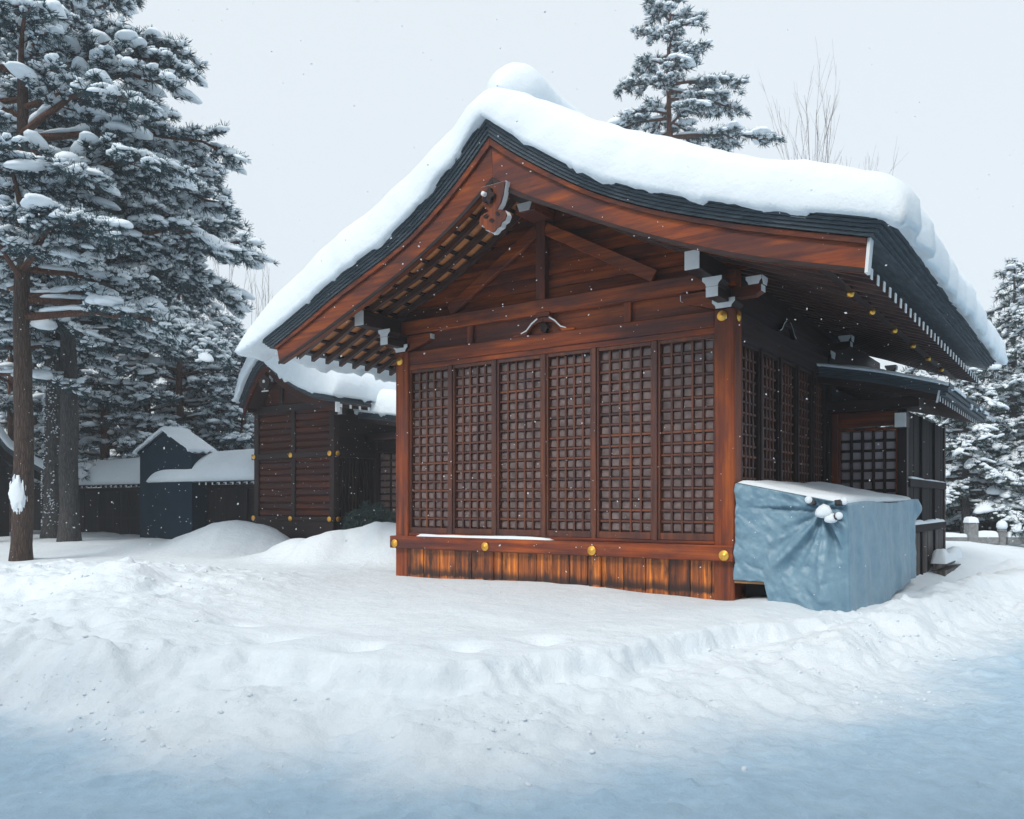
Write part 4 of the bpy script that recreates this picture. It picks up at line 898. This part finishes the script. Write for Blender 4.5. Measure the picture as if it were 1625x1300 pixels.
TUFTS = [tuft(s) for s in range(6)]
def instance(temps, faces, which, pos, mats):
    """temps: list of template vertex arrays with the same faces; pos (N,3), mats (N,3,3)"""
    V, F, base = [], [], 0
    for t, T in enumerate(temps):
        sel = np.where(which == t)[0]
        if not len(sel): continue
        v = np.einsum('nij,vj->nvi', mats[sel], T) + pos[sel][:, None, :]
        f = faces[t] if isinstance(faces, list) else faces
        F.append((f[None] + (base + np.arange(len(sel)) * len(T))[:, None, None]).reshape(-1, 3)); V.append(v.reshape(-1, 3)); base += v.shape[0] * v.shape[1]
    return np.concatenate(V), np.concatenate(F)
def tube(path, rad, k, V, F, wob=0.0, r=None):
    path = np.asarray(path); n = len(path); t = np.gradient(path, axis=0); t /= np.linalg.norm(t, axis=1)[:, None] + 1e-9
    ref = np.array([0.31, 0.17, 0.93]) if abs(t[0, 2]) < 0.8 else np.array([1.0, 0.05, 0.02])
    a = np.cross(t, ref); a /= np.linalg.norm(a, axis=1)[:, None]; b = np.cross(t, a); base = sum(len(x) for x in V)
    an = np.linspace(0, 2 * math.pi, k, endpoint=False)
    R = np.asarray(rad)[:, None] * (1 + (r.uniform(-wob, wob, (n, k)) if wob else 0))
    P = path[:, None, :] + (a[:, None, :] * np.cos(an)[None, :, None] + b[:, None, :] * np.sin(an)[None, :, None]) * R[:, :, None]
    V.append(P.reshape(-1, 3)); I = base + np.arange(n * k).reshape(n, k); J = np.roll(I, -1, 1)
    q = np.stack([I[:-1], J[:-1], J[1:], I[1:]], -1).reshape(-1, 4); F.append(q)
def frames(d, r, roll=True):
    """rotation matrices taking +Z to directions d"""
    d = d / (np.linalg.norm(d, axis=1)[:, None] + 1e-9); h = r.normal(size=d.shape); x = np.cross(d, h); x /= np.linalg.norm(x, axis=1)[:, None] + 1e-9
    y = np.cross(d, x); return np.stack([x, y, d], -1)
def conifer(name, label, base, H, r0, seed, zmin, R, nb, rise=0.15, droop=0.25, ts=0.17, sub=0.26, pad=1.0, tmat=TR_BROWN, lmat=None, nmat=NEEDLE, group=None, extra=(), shape='pine', lean=0.0, dens=1.0, fine=1.0):
    r = np.random.RandomState(seed); lmat = lmat or tmat
    t = thing(name, label, 'tree', base, 0, group)
    n = 26; zz = np.linspace(0, H, n); wx = np.cumsum(r.normal(0, 0.03, n)) * 0.6; wy = np.cumsum(r.normal(0, 0.03, n)) * 0.6; wx -= wx[0]; wy -= wy[0]
    path = np.stack([wx + lean * zz, wy, zz - 0.25], -1); rad = r0 * (1 - 0.86 * (zz / H) ** 1.15) * (1 + 0.28 * np.exp(-zz / 0.35))
    V, F = [], []; tube(path, rad, 14, V, F, 0.07, r); np_mesh('trunk', np.concatenate(V), np.concatenate(F), tmat, t, True)
    BV, BF = [], []; tp_, td, pp, ps, pd = [], [], [], [], []
    br = []
    for i in range(nb):
        f = ((i + 0.5) / nb); z = zmin + (H - zmin) * f; L = R(f) * r.uniform(0.75, 1.15); br.append((z, i * 2.39996 + r.uniform(-.4, .4), L, rise + 0.35 * f * (shape == 'pine') + r.uniform(-.08, .08), droop + r.uniform(-.06, .08)))
    br += list(extra)
    for z, az, L, ri, dr in br:
        m = 10; q = np.linspace(0, 1, m); bend = r.uniform(-.25, .25)
        ang = az + bend * q; bx = np.interp(z, zz, path[:, 0]); by = np.interp(z, zz, path[:, 1])
        P = np.stack([bx + np.cumsum(np.cos(ang)) * L / m, by + np.cumsum(np.sin(ang)) * L / m, z + L * (ri * q - dr * q ** 2.2)], -1); P[0] = (bx, by, z)
        P += np.c_[np.zeros((m, 2)), r.normal(0, 0.015 * L, m) * q]
        tube(P, (0.016 * L + 0.012) * (1 - 0.8 * q) + 0.005, 6, BV, BF)
        dP = np.gradient(P, axis=0); dP /= np.linalg.norm(dP, axis=1)[:, None]
        for qq in np.arange(0.10, 0.8, 0.085):                    # snow lying along the limb
            c = np.array([np.interp(qq, q, P[:, k]) for k in range(3)]); k = int(qq * (m - 1)); w = 0.016 * L + 0.03
            if r.rand() < 0.85: pp.append(c + (0, 0, w * 0.9)); ps.append((0.075 * L + 0.04, w * r.uniform(.9, 1.5), w * r.uniform(.6, 1.4))); pd.append(dP[k])
        qq = 0.22 if L > 1.2 else 0.1; side = 1
        while qq < 1.0:
            c = np.array([np.interp(qq, q, P[:, k]) for k in range(3)]); k = min(int(qq * (m - 1)), m - 1); d = dP[k]
            hz = np.array([-d[1], d[0], 0.0]) * side; th = r.uniform(0.6, 1.15)
            sdir = d * math.cos(th) + hz * math.sin(th) + np.array([0, 0, r.uniform(-.18, .22)])
            ls = np.clip(L * 0.36 * (1.08 - 0.7 * qq) * r.uniform(.7, 1.3), 0.22, 1.3)
            if shape == 'fir': ls *= 0.85
            qs = np.linspace(0, 1, 4); S = c + sdir * ls * qs[:, None] + np.array([0, 0, -1]) * (0.16 if shape == 'pine' else 0.28) * ls * (qs ** 2)[:, None]
            tube(S, 0.012 * (1 - 0.7 * qs) + 0.003, 3, BV, BF)
            nt = max(2, int(ls / (ts * 0.42) * dens))
            for e in np.linspace(0.15, 1.0, nt):
                for _ in range(2):
                    x = np.array([np.interp(e, qs, S[:, k2]) for k2 in range(3)]) + r.normal(0, ts * 0.35, 3) * (1, 1, .6)
                    tp_.append(x); td.append(sdir * 0.8 + r.normal(0, 0.55, 3) + np.array([0, 0, 0.25]))
            if r.rand() < 0.86:
                for e in ((0.6, 1.0) if ls > 0.5 else (0.75,)):
                    if r.rand() < 0.8:
                        x = np.array([np.interp(e, qs, S[:, k2]) for k2 in range(3)]); w = pad * (0.055 + 0.10 * r.rand() ** 2) * (0.7 + 0.6 * ls)
                        pp.append(x + (0, 0, ts * 0.28)); ps.append((w * r.uniform(1.1, 1.9), w, w * r.uniform(.4, .75))); pd.append(S[-1] - S[0])
            side = -side; qq += sub / L * r.uniform(.7, 1.3)
        for _ in range(4): tp_.append(P[-1] + r.normal(0, ts * .3, 3)); td.append(dP[-1] + r.normal(0, .5, 3))
    np_mesh('limbs', np.concatenate(BV), np.concatenate(BF), lmat, t, True)
    tp_, td = np.array(tp_), np.array(td); M = frames(td, r) * (ts * r.uniform(0.75, 1.25, len(tp_)))[:, None, None]
    V, F = instance([a for a, b in TUFTS], [b for a, b in TUFTS], r.randint(0, 6, len(tp_)), tp_, M); np_mesh('crown', V, F, nmat, t)
    sel = np.where(r.rand(len(tp_)) < fine)[0]; sz = ts * r.uniform(0.22, 0.58, len(sel)) * min(1.0, 0.75 + 0.2 * pad)
    M = np.zeros((len(sel), 3, 3)); an = r.uniform(0, 6.28, len(sel)); M[:, 0, 0] = np.cos(an) * sz * 1.5; M[:, 1, 0] = np.sin(an) * sz * 1.5; M[:, 0, 1] = -np.sin(an) * sz; M[:, 1, 1] = np.cos(an) * sz; M[:, 2, 2] = sz * 0.7; M[:, 2, 0] = r.normal(0, .3, len(sel)) * sz
    V, F = instance(SPECKS, IC0[1], r.randint(0, 5, len(sel)), tp_[sel] + (0, 0, 0.32 * ts), M); tag(np_mesh('snow_dusting', V, F, SNOWT, t, True), kind='stuff')
    pp, ps, pd = np.array(pp), np.array(ps), np.array(pd); x = pd / (np.linalg.norm(pd, axis=1)[:, None] + 1e-9); up = np.tile([0, 0, 1.], (len(x), 1))
    y = np.cross(up, x); y /= np.linalg.norm(y, axis=1)[:, None] + 1e-9; zc = np.cross(x, y); M = np.stack([x, y, zc], -1) * ps[:, None, :]
    V, F = instance(PADS, IC1[1], r.randint(0, 10, len(pp)), pp, M); o = tag(np_mesh('snow_load', V, F, SNOWT, t, True), kind='stuff')
    return t
def cone(R0, p=0.8, lo=0.75): return lambda f: R0 * ((1 - f) ** p * (1 - lo * 0) * min(1, 0.55 + 2.2 * f) + 0.10)
def at(px, Y): x = px_at(px, Y); return (x, Y, gz(x, Y) - 0.05)
conifer('pine_tree', 'snow-laden pine with brown trunk, a snow patch on its bark and long orange limbs', at(33, 17), 15.5, 0.20, 101, 5.3, cone(4.0, 0.7), 56, tmat=TR_BROWN, lmat=TR_ORANGE, pad=1.25, sub=0.22,
        extra=((4.95, -0.05, 3.9, 0.14, 0.30), (5.3, 0.25, 3.7, 0.10, 0.28), (6.4, 0.0, 4.2, 0.30, 0.26), (7.4, -0.35, 4.1, 0.2, 0.2), (8.6, 0.1, 3.9, 0.2, 0.2), (9.8, -0.2, 3.5, 0.25, 0.25), (10.6, 0.2, 3.1, 0.2, 0.2), (5.9, -0.8, 3.2, 0.3, 0.2), (6.9, -1.1, 3.0, 0.3, 0.2)))
conifer('pine_tree', 'tall snowy conifer with speckled grey trunk between the brown and the ridged trunks', at(82, 24.6), 17, 0.27, 102, 5.6, cone(4.4, 0.7), 50, tmat=TR_GREY, pad=1.5, ts=0.22, sub=0.28)
conifer('pine_tree', 'tall snowy conifer with pale ridged grey trunk nearest the blue shed', at(110, 23.6), 16.5, 0.27, 103, 5.8, cone(4.6, 0.7), 50, tmat=TR_GREY, pad=1.5, ts=0.22, sub=0.28,
        extra=((8.2, -0.05, 5.0, 0.14, 0.16), (7.6, 0.2, 4.4, 0.1, 0.2), (9.4, 0.1, 4.2, 0.2, 0.2), (6.4, 0.0, 4.2, 0.1, 0.25)))
for i, (px, Y, H, R0, zm) in enumerate(((165, 31, 13, 3.4, 1.6), (232, 33, 11.5, 3.4, 1.5), (292, 31, 10.0, 3.0, 1.4), (345, 33, 8.4, 2.8, 1.3), (388, 31, 6.6, 2.4, 1.2), (55, 35, 15, 3.8, 1.8), (-25, 23, 15, 4.2, 4.5), (120, 37, 15, 4.0, 1.8), (20, 30, 12, 3.5, 1.5))):
    labs = ('snow-caked pine behind the boundary wall left of the blue shed', 'snow-caked pine rising behind the blue shed', 'snow-caked pine just right of the blue shed gable', 'medium snow-caked pine behind the snow loaf wall', 'smallest snow-caked pine beside the log storehouse roof',
            'snowy pine behind the dark side hall', 'big snowy pine beside the brown-trunked pine', 'tall snowy pine far behind the grey trunks', 'snowy pine behind the boundary wall near the dark side hall')
    conifer('background_pine', labs[i], at(px, Y), H, 0.2, 120 + i, zm, cone(R0, 0.75), 42, tmat=TR_ORANGE, pad=1.6, ts=0.27, sub=0.32, group='pines behind the boundary wall', dens=0.9, fine=0.95)
# the pine over the roof, bare trees, firs on the right
conifer('tall_pine', 'tall thin pine with reddish trunk standing behind the main hall roof', at(1062, 27), 18.6, 0.2, 140, 12.6, lambda f: 1.75 * (1 - f) ** 0.8 + 0.2, 32, tmat=TR_ORANGE, pad=1.5, ts=0.2, sub=0.24, rise=0.05, droop=0.2, fine=1.0,
        extra=((12.7, -0.15, 3.1, 0.0, 0.14), (13.3, 2.9, 2.2, 0.02, 0.2), (14.4, -0.1, 2.2, 0.1, 0.15), (13.9, 0.1, 2.4, 0.05, 0.1)))
def bare(name, label, base, H, seed, n0=5, spread=0.3, lean=0.0, group=None):
    r = np.random.RandomState(seed); t = thing(name, label, 'tree', base, 0, group); V, F = [], []
    def grow(p, d, L, rad, lev):
        q = np.linspace(0, 1, 6); P = p + d * L * q[:, None] + np.cumsum(r.normal(0, 0.012 * L, (6, 3)), 0) * q[:, None]
        tube(P, rad * (1 - 0.65 * q) + 0.002, 5 if lev == 0 else 3, V, F)
        if lev < 3:
            for _ in range((9, 4, 2)[lev]):
                e = r.uniform(0.35, 0.98); c = np.array([np.interp(e, q, P[:, k]) for k in range(3)])
                nd_ = d + r.normal(0, spread, 3); nd_[2] = abs(nd_[2]) + 0.35; nd_ /= np.linalg.norm(nd_); grow(c, nd_, L * r.uniform(.28, .5), rad * 0.42, lev + 1)
    for i in range(n0):
        d = np.array([r.normal(lean, 0.06), r.normal(0, 0.06), 1.0]); d /= np.linalg.norm(d)
        grow(np.array([r.normal(0, .12), r.normal(0, .12), -0.2]), d, H * r.uniform(.75, 1.0), 0.01 + 0.0013 * H, 0)
    np_mesh('branches', np.concatenate(V), np.concatenate(F), TWIG, t, True); return t
bare('bare_tree', 'tall leafless tree with fine twigs just above the main hall roof', at(1246, 30), 12.4, 5, 1, 0.2)
bare('bare_tree', 'leaning leafless sapling tops beyond the lower end of the main hall roof', at(1285, 31), 12.2, 6, 2, 0.22, 0.03)
bare('bare_tree', 'short leafless twigs showing over the roof edge near the roof corner', at(1322, 31), 12.0, 9, 2, 0.22, 0.03)
bare('bare_tree', 'leafless tree behind the log storehouse roof', at(398, 36), 9.6, 7, 3, 0.25)
fir = dict(shape='fir', nmat=NEEDLE2, rise=0.02, droop=0.34, tmat=TR_GREY)
conifer('snowy_fir', 'tall fir with tiered snowy branches beyond the side wing', at(1604, 26), 8.6, 0.16, 151, 1.2, lambda f: 2.3 * (1 - f) ** 0.85 + 0.15, 54, pad=1.2, ts=0.18, sub=0.2, fine=0.9, **fir)
conifer('snowy_fir', 'dense snow-draped fir partly cut off beside the tall tiered fir', at(1672, 24.5), 9.5, 0.18, 152, 1.0, lambda f: 2.9 * (1 - f) ** 0.85 + 0.15, 54, pad=1.3, ts=0.19, sub=0.22, fine=0.9, **fir)
conifer('snowy_fir', 'low fir bowed by heavy snow close behind the side wing', at(1532, 24), 4.8, 0.12, 153, 0.7, lambda f: 2.0 * (1 - f) ** 0.8 + 0.2, 40, pad=1.35, ts=0.18, sub=0.2, fine=0.95, **fir)
conifer('snowy_fir', 'fir glimpsed between the main eave and the wing roof', at(1470, 33), 8.0, 0.15, 154, 1.0, lambda f: 2.6 * (1 - f) ** 0.8 + 0.2, 30, pad=2.0, ts=0.28, sub=0.4, **fir)
conifer('snowy_fir', 'snowy fir standing behind the dark precinct wall', at(1575, 31), 7.0, 0.15, 155, 0.8, lambda f: 2.8 * (1 - f) ** 0.8 + 0.2, 40, pad=1.5, ts=0.25, sub=0.3, fine=0.9, **fir)
for i, (x, y, H, lab) in enumerate(((-10.5, -3.5, 11.5, 'unseen spreading conifer added to shade the path, opposite the leftmost brown pine'), (-5.2, -5.4, 10.5, 'unseen spreading conifer added to shade the path, opposite the snow heap'), (-0.6, -5.6, 11, 'unseen spreading conifer added to shade the path, straight opposite the lattice shutters'),
                                   (4.4, -5.0, 10.5, 'unseen spreading conifer added to shade the path, opposite the tarpaulin'), (9.6, 0.4, 11, 'unseen spreading conifer added to shade the path where it turns along the side wing'), (-2.5, -11, 13, 'taller unseen conifer farther back, added to shade the path'), (7.5, -10, 13, 'tallest unseen conifer beyond the path bend, added for its shade'))):
    conifer('shade_conifer', lab, (x, y, gz(x, y) - 0.05), H, 0.28, 200 + i, 6.0 if i < 5 else 2.5, lambda f: 4.8 * (1 - f) ** 0.5 + 0.3, 30, tmat=TR_GREY, nmat=NEEDLE2, pad=2.4, ts=0.6, sub=0.7, group='unseen conifers added to shade the foreground', dens=1.0, fine=0.2)  # out-of-view trees added around the camera to darken the foreground snow
ks = np_mesh('knot_snow', np.r_[lumpy(IC1, 5) * (0.10, 0.07, 0.10) + (1.08, -0.08, 1.47), lumpy(IC1, 6) * (0.07, 0.06, 0.07) + (1.16, -0.09, 1.40)], np.r_[IC1[1], IC1[1] + len(IC1[0])], SNOWT, None, True); ks.location = (O1[0], O1[1], 0); ks.rotation_euler = (0, 0, TH)
tag(ks, 'small snow lump caught in the bunched knot of the blue tarpaulin', 'snow')
# snow specks blown onto the speckled trunk
x, y, z = at(82, 24.6); r = np.random.RandomState(9); n = 1500; an = r.uniform(-3.0, -0.4, n); zz = r.uniform(0.3, 8, n); k_ = fbm(an * 3, zz * 2.2, 7, 3) > 0.54; an, zz = an[k_], zz[k_]; n = len(an)
P_ = np.stack([0.265 * np.cos(an), 0.265 * np.sin(an), zz], -1); M = np.tile(np.eye(3), (n, 1, 1)) * (r.uniform(0.006, 0.03, n))[:, None, None]
V, F = instance(SPECKS, IC0[1], r.randint(0, 5, n), P_, M); o = np_mesh('bark_snow', V, F, SNOWT, None, True); o.location = (x, y, z); tag(o, 'wind-blown snow speckling the grey conifer trunk', 'snow', kind='stuff')
# clinging snow patch on the brown trunk
x, y, z = at(33, 17); na_, nz_ = 40, 64
A_, Z_ = np.meshgrid(np.linspace(-2.7, -0.3, na_), np.linspace(0.85, 2.05, nz_)); q_ = ((A_ + 1.45) / 0.78) ** 2 + ((Z_ - 1.36) / np.where(Z_ > 1.36, 0.36, 0.28)) ** 2
T_ = 0.05 * (1 - q_) + (fbm(A_ * 7, Z_ * 5, 3, 4) - 0.5) * 0.15 * sstep(0.2, 1.2, q_) - 0.02 * (q_ > 1.9); R_ = np.interp(Z_, [0.3, 2.5], [0.228, 0.200]) - 0.012 + np.clip(T_, -0.03, 0.035)
I_ = np.arange(na_ * nz_).reshape(nz_, na_); F_ = np.stack([I_[:-1, :-1], I_[:-1, 1:], I_[1:, 1:], I_[1:, :-1]], -1).reshape(-1, 4)
k_ = (T_.reshape(-1)[F_].max(1) > -0.005); F_ = F_[k_]; us_, iv_ = np.unique(F_, return_inverse=True)
sp_ = np_mesh('trunk_snow', np.stack([R_ * np.cos(A_), R_ * np.sin(A_), Z_], -1).reshape(-1, 3)[us_], iv_.reshape(F_.shape), SNOWT, None, True); sp_.location = (x, y, z)
tag(sp_, 'white snow patch stuck to the bark of the brown pine trunk', 'snow')
# dark shrub at the storehouse wing
def shrub(label, base, rad, n, seed):
    r = np.random.RandomState(seed); t = thing('evergreen_shrub', label, 'shrub', base); d = r.normal(size=(n, 3)); d /= np.linalg.norm(d, axis=1)[:, None]; p = d * (r.rand(n, 1) ** 0.4) * rad; p[:, 2] = np.abs(p[:, 2]) * 1.1
    V, F = instance([a for a, b in TUFTS], [b for a, b in TUFTS], r.randint(0, 6, n), p, frames(d + (0, 0, .4), r) * (0.13 * r.uniform(.7, 1.2, n))[:, None, None]); np_mesh('foliage', V, F, NEEDLE2, t)
    VV, FF = [], []
    for k in range(7): tube(np.array([[0, 0, -.2], p[k] * .5, p[k]]), [0.02, 0.014, 0.006], 4, VV, FF)
    np_mesh('stems', np.concatenate(VV), np.concatenate(FF), TR_GREY, t)
w_ = world_xy(O2, 0.75, 0.55); shrub('dark evergreen shrub in front of the storehouse wing lattice', (w_[0], w_[1], 0.75), 0.75, 900, 3)

# ------------------------------------------------------------------ broken snow clods left by the plough
r = np.random.RandomState(21); n = 26000; X_ = r.uniform(-6.5, 6.8, n); Y_ = r.uniform(3.8, 12, n); H_, S_ = ground_h(X_, Y_)
L_ = sstep(-2.0, -4.6, X_); pr = np.where(S_ < 0, 0.7 * np.exp(S_ / 0.28), np.exp(-np.maximum(0, S_ - 0.7) / 0.35)) * 0.5; pr = np.maximum(pr, L_ * 0.3 * (S_ > 0) * (fbm(X_ * 1.1, Y_ * 1.1, 33, 2) > 0.5)); pr *= sstep(0.42, 0.62, fbm(X_ * 1.4, Y_ * 1.4, 35, 3))
k_ = r.rand(n) < pr; X_, Y_, H_ = X_[k_], Y_[k_], H_[k_]; n = len(X_); sz = 0.006 + 0.02 * r.rand(n) ** 5
M = frames(r.normal(size=(n, 3)) * .35 + (0, 0, 1), r) * sz[:, None, None] * np.stack([r.uniform(.8, 1.6, n), np.ones(n), r.uniform(.6, 1.1, n)], -1)[:, None, :]
V, F = instance(SPECKS, IC0[1], r.randint(0, 5, n), np.stack([X_, Y_, H_ + sz * 0.1], -1), M)
tag(np_mesh('snow_clods', V, F, SNOW, None, True), 'broken crumbs of snow strewn along the ploughed bank', 'snow', kind='stuff')
# ------------------------------------------------------------------ falling snow
r = np.random.RandomState(5); n = 4000
pos = np.stack([r.uniform(-9, 10, n), r.uniform(5.0, 20, n), r.uniform(0.9, 6.5, n)], -1)
OC = np.array([(1,0,0),(-1,0,0),(0,1,0),(0,-1,0),(0,0,1),(0,0,-1)], float); OF = np.array([(0,2,4),(2,1,4),(1,3,4),(3,0,4),(2,0,5),(1,2,5),(3,1,5),(0,3,5)])
M = frames(r.normal(size=(n, 3)), r) * (r.uniform(0.0025, 0.009, n))[:, None, None] * np.stack([np.ones(n), r.uniform(.6, 1, n), r.uniform(.8, 1.7, n)], -1)[:, None, :]
V, F = instance([OC], OF, np.zeros(n, int), pos, M)
tag(np_mesh('falling_snow', V, F, FLAKE), 'scattered snowflakes falling through the air', 'snowfall', kind='stuff')

# ------------------------------------------------------------------ snow-filled air
hz = MB().box(-530, 530, -330, 730, -2.5, 21.0).build('haze', None)
hm = D.materials.new('snow_haze'); hm.use_nodes = True; hn = hm.node_tree; hn.nodes.clear()
ho = hn.nodes.new('ShaderNodeOutputMaterial'); hv = hn.nodes.new('ShaderNodeVolumePrincipled'); hv.inputs['Color'].default_value = (0.86, 0.93, 1.0, 1); hv.inputs['Density'].default_value = 0.0032
hn.links.new(hv.outputs[0], ho.inputs['Volume']); hz.data.materials.append(hm); tag(hz, 'pale snowy haze in the air', 'haze', kind='stuff')
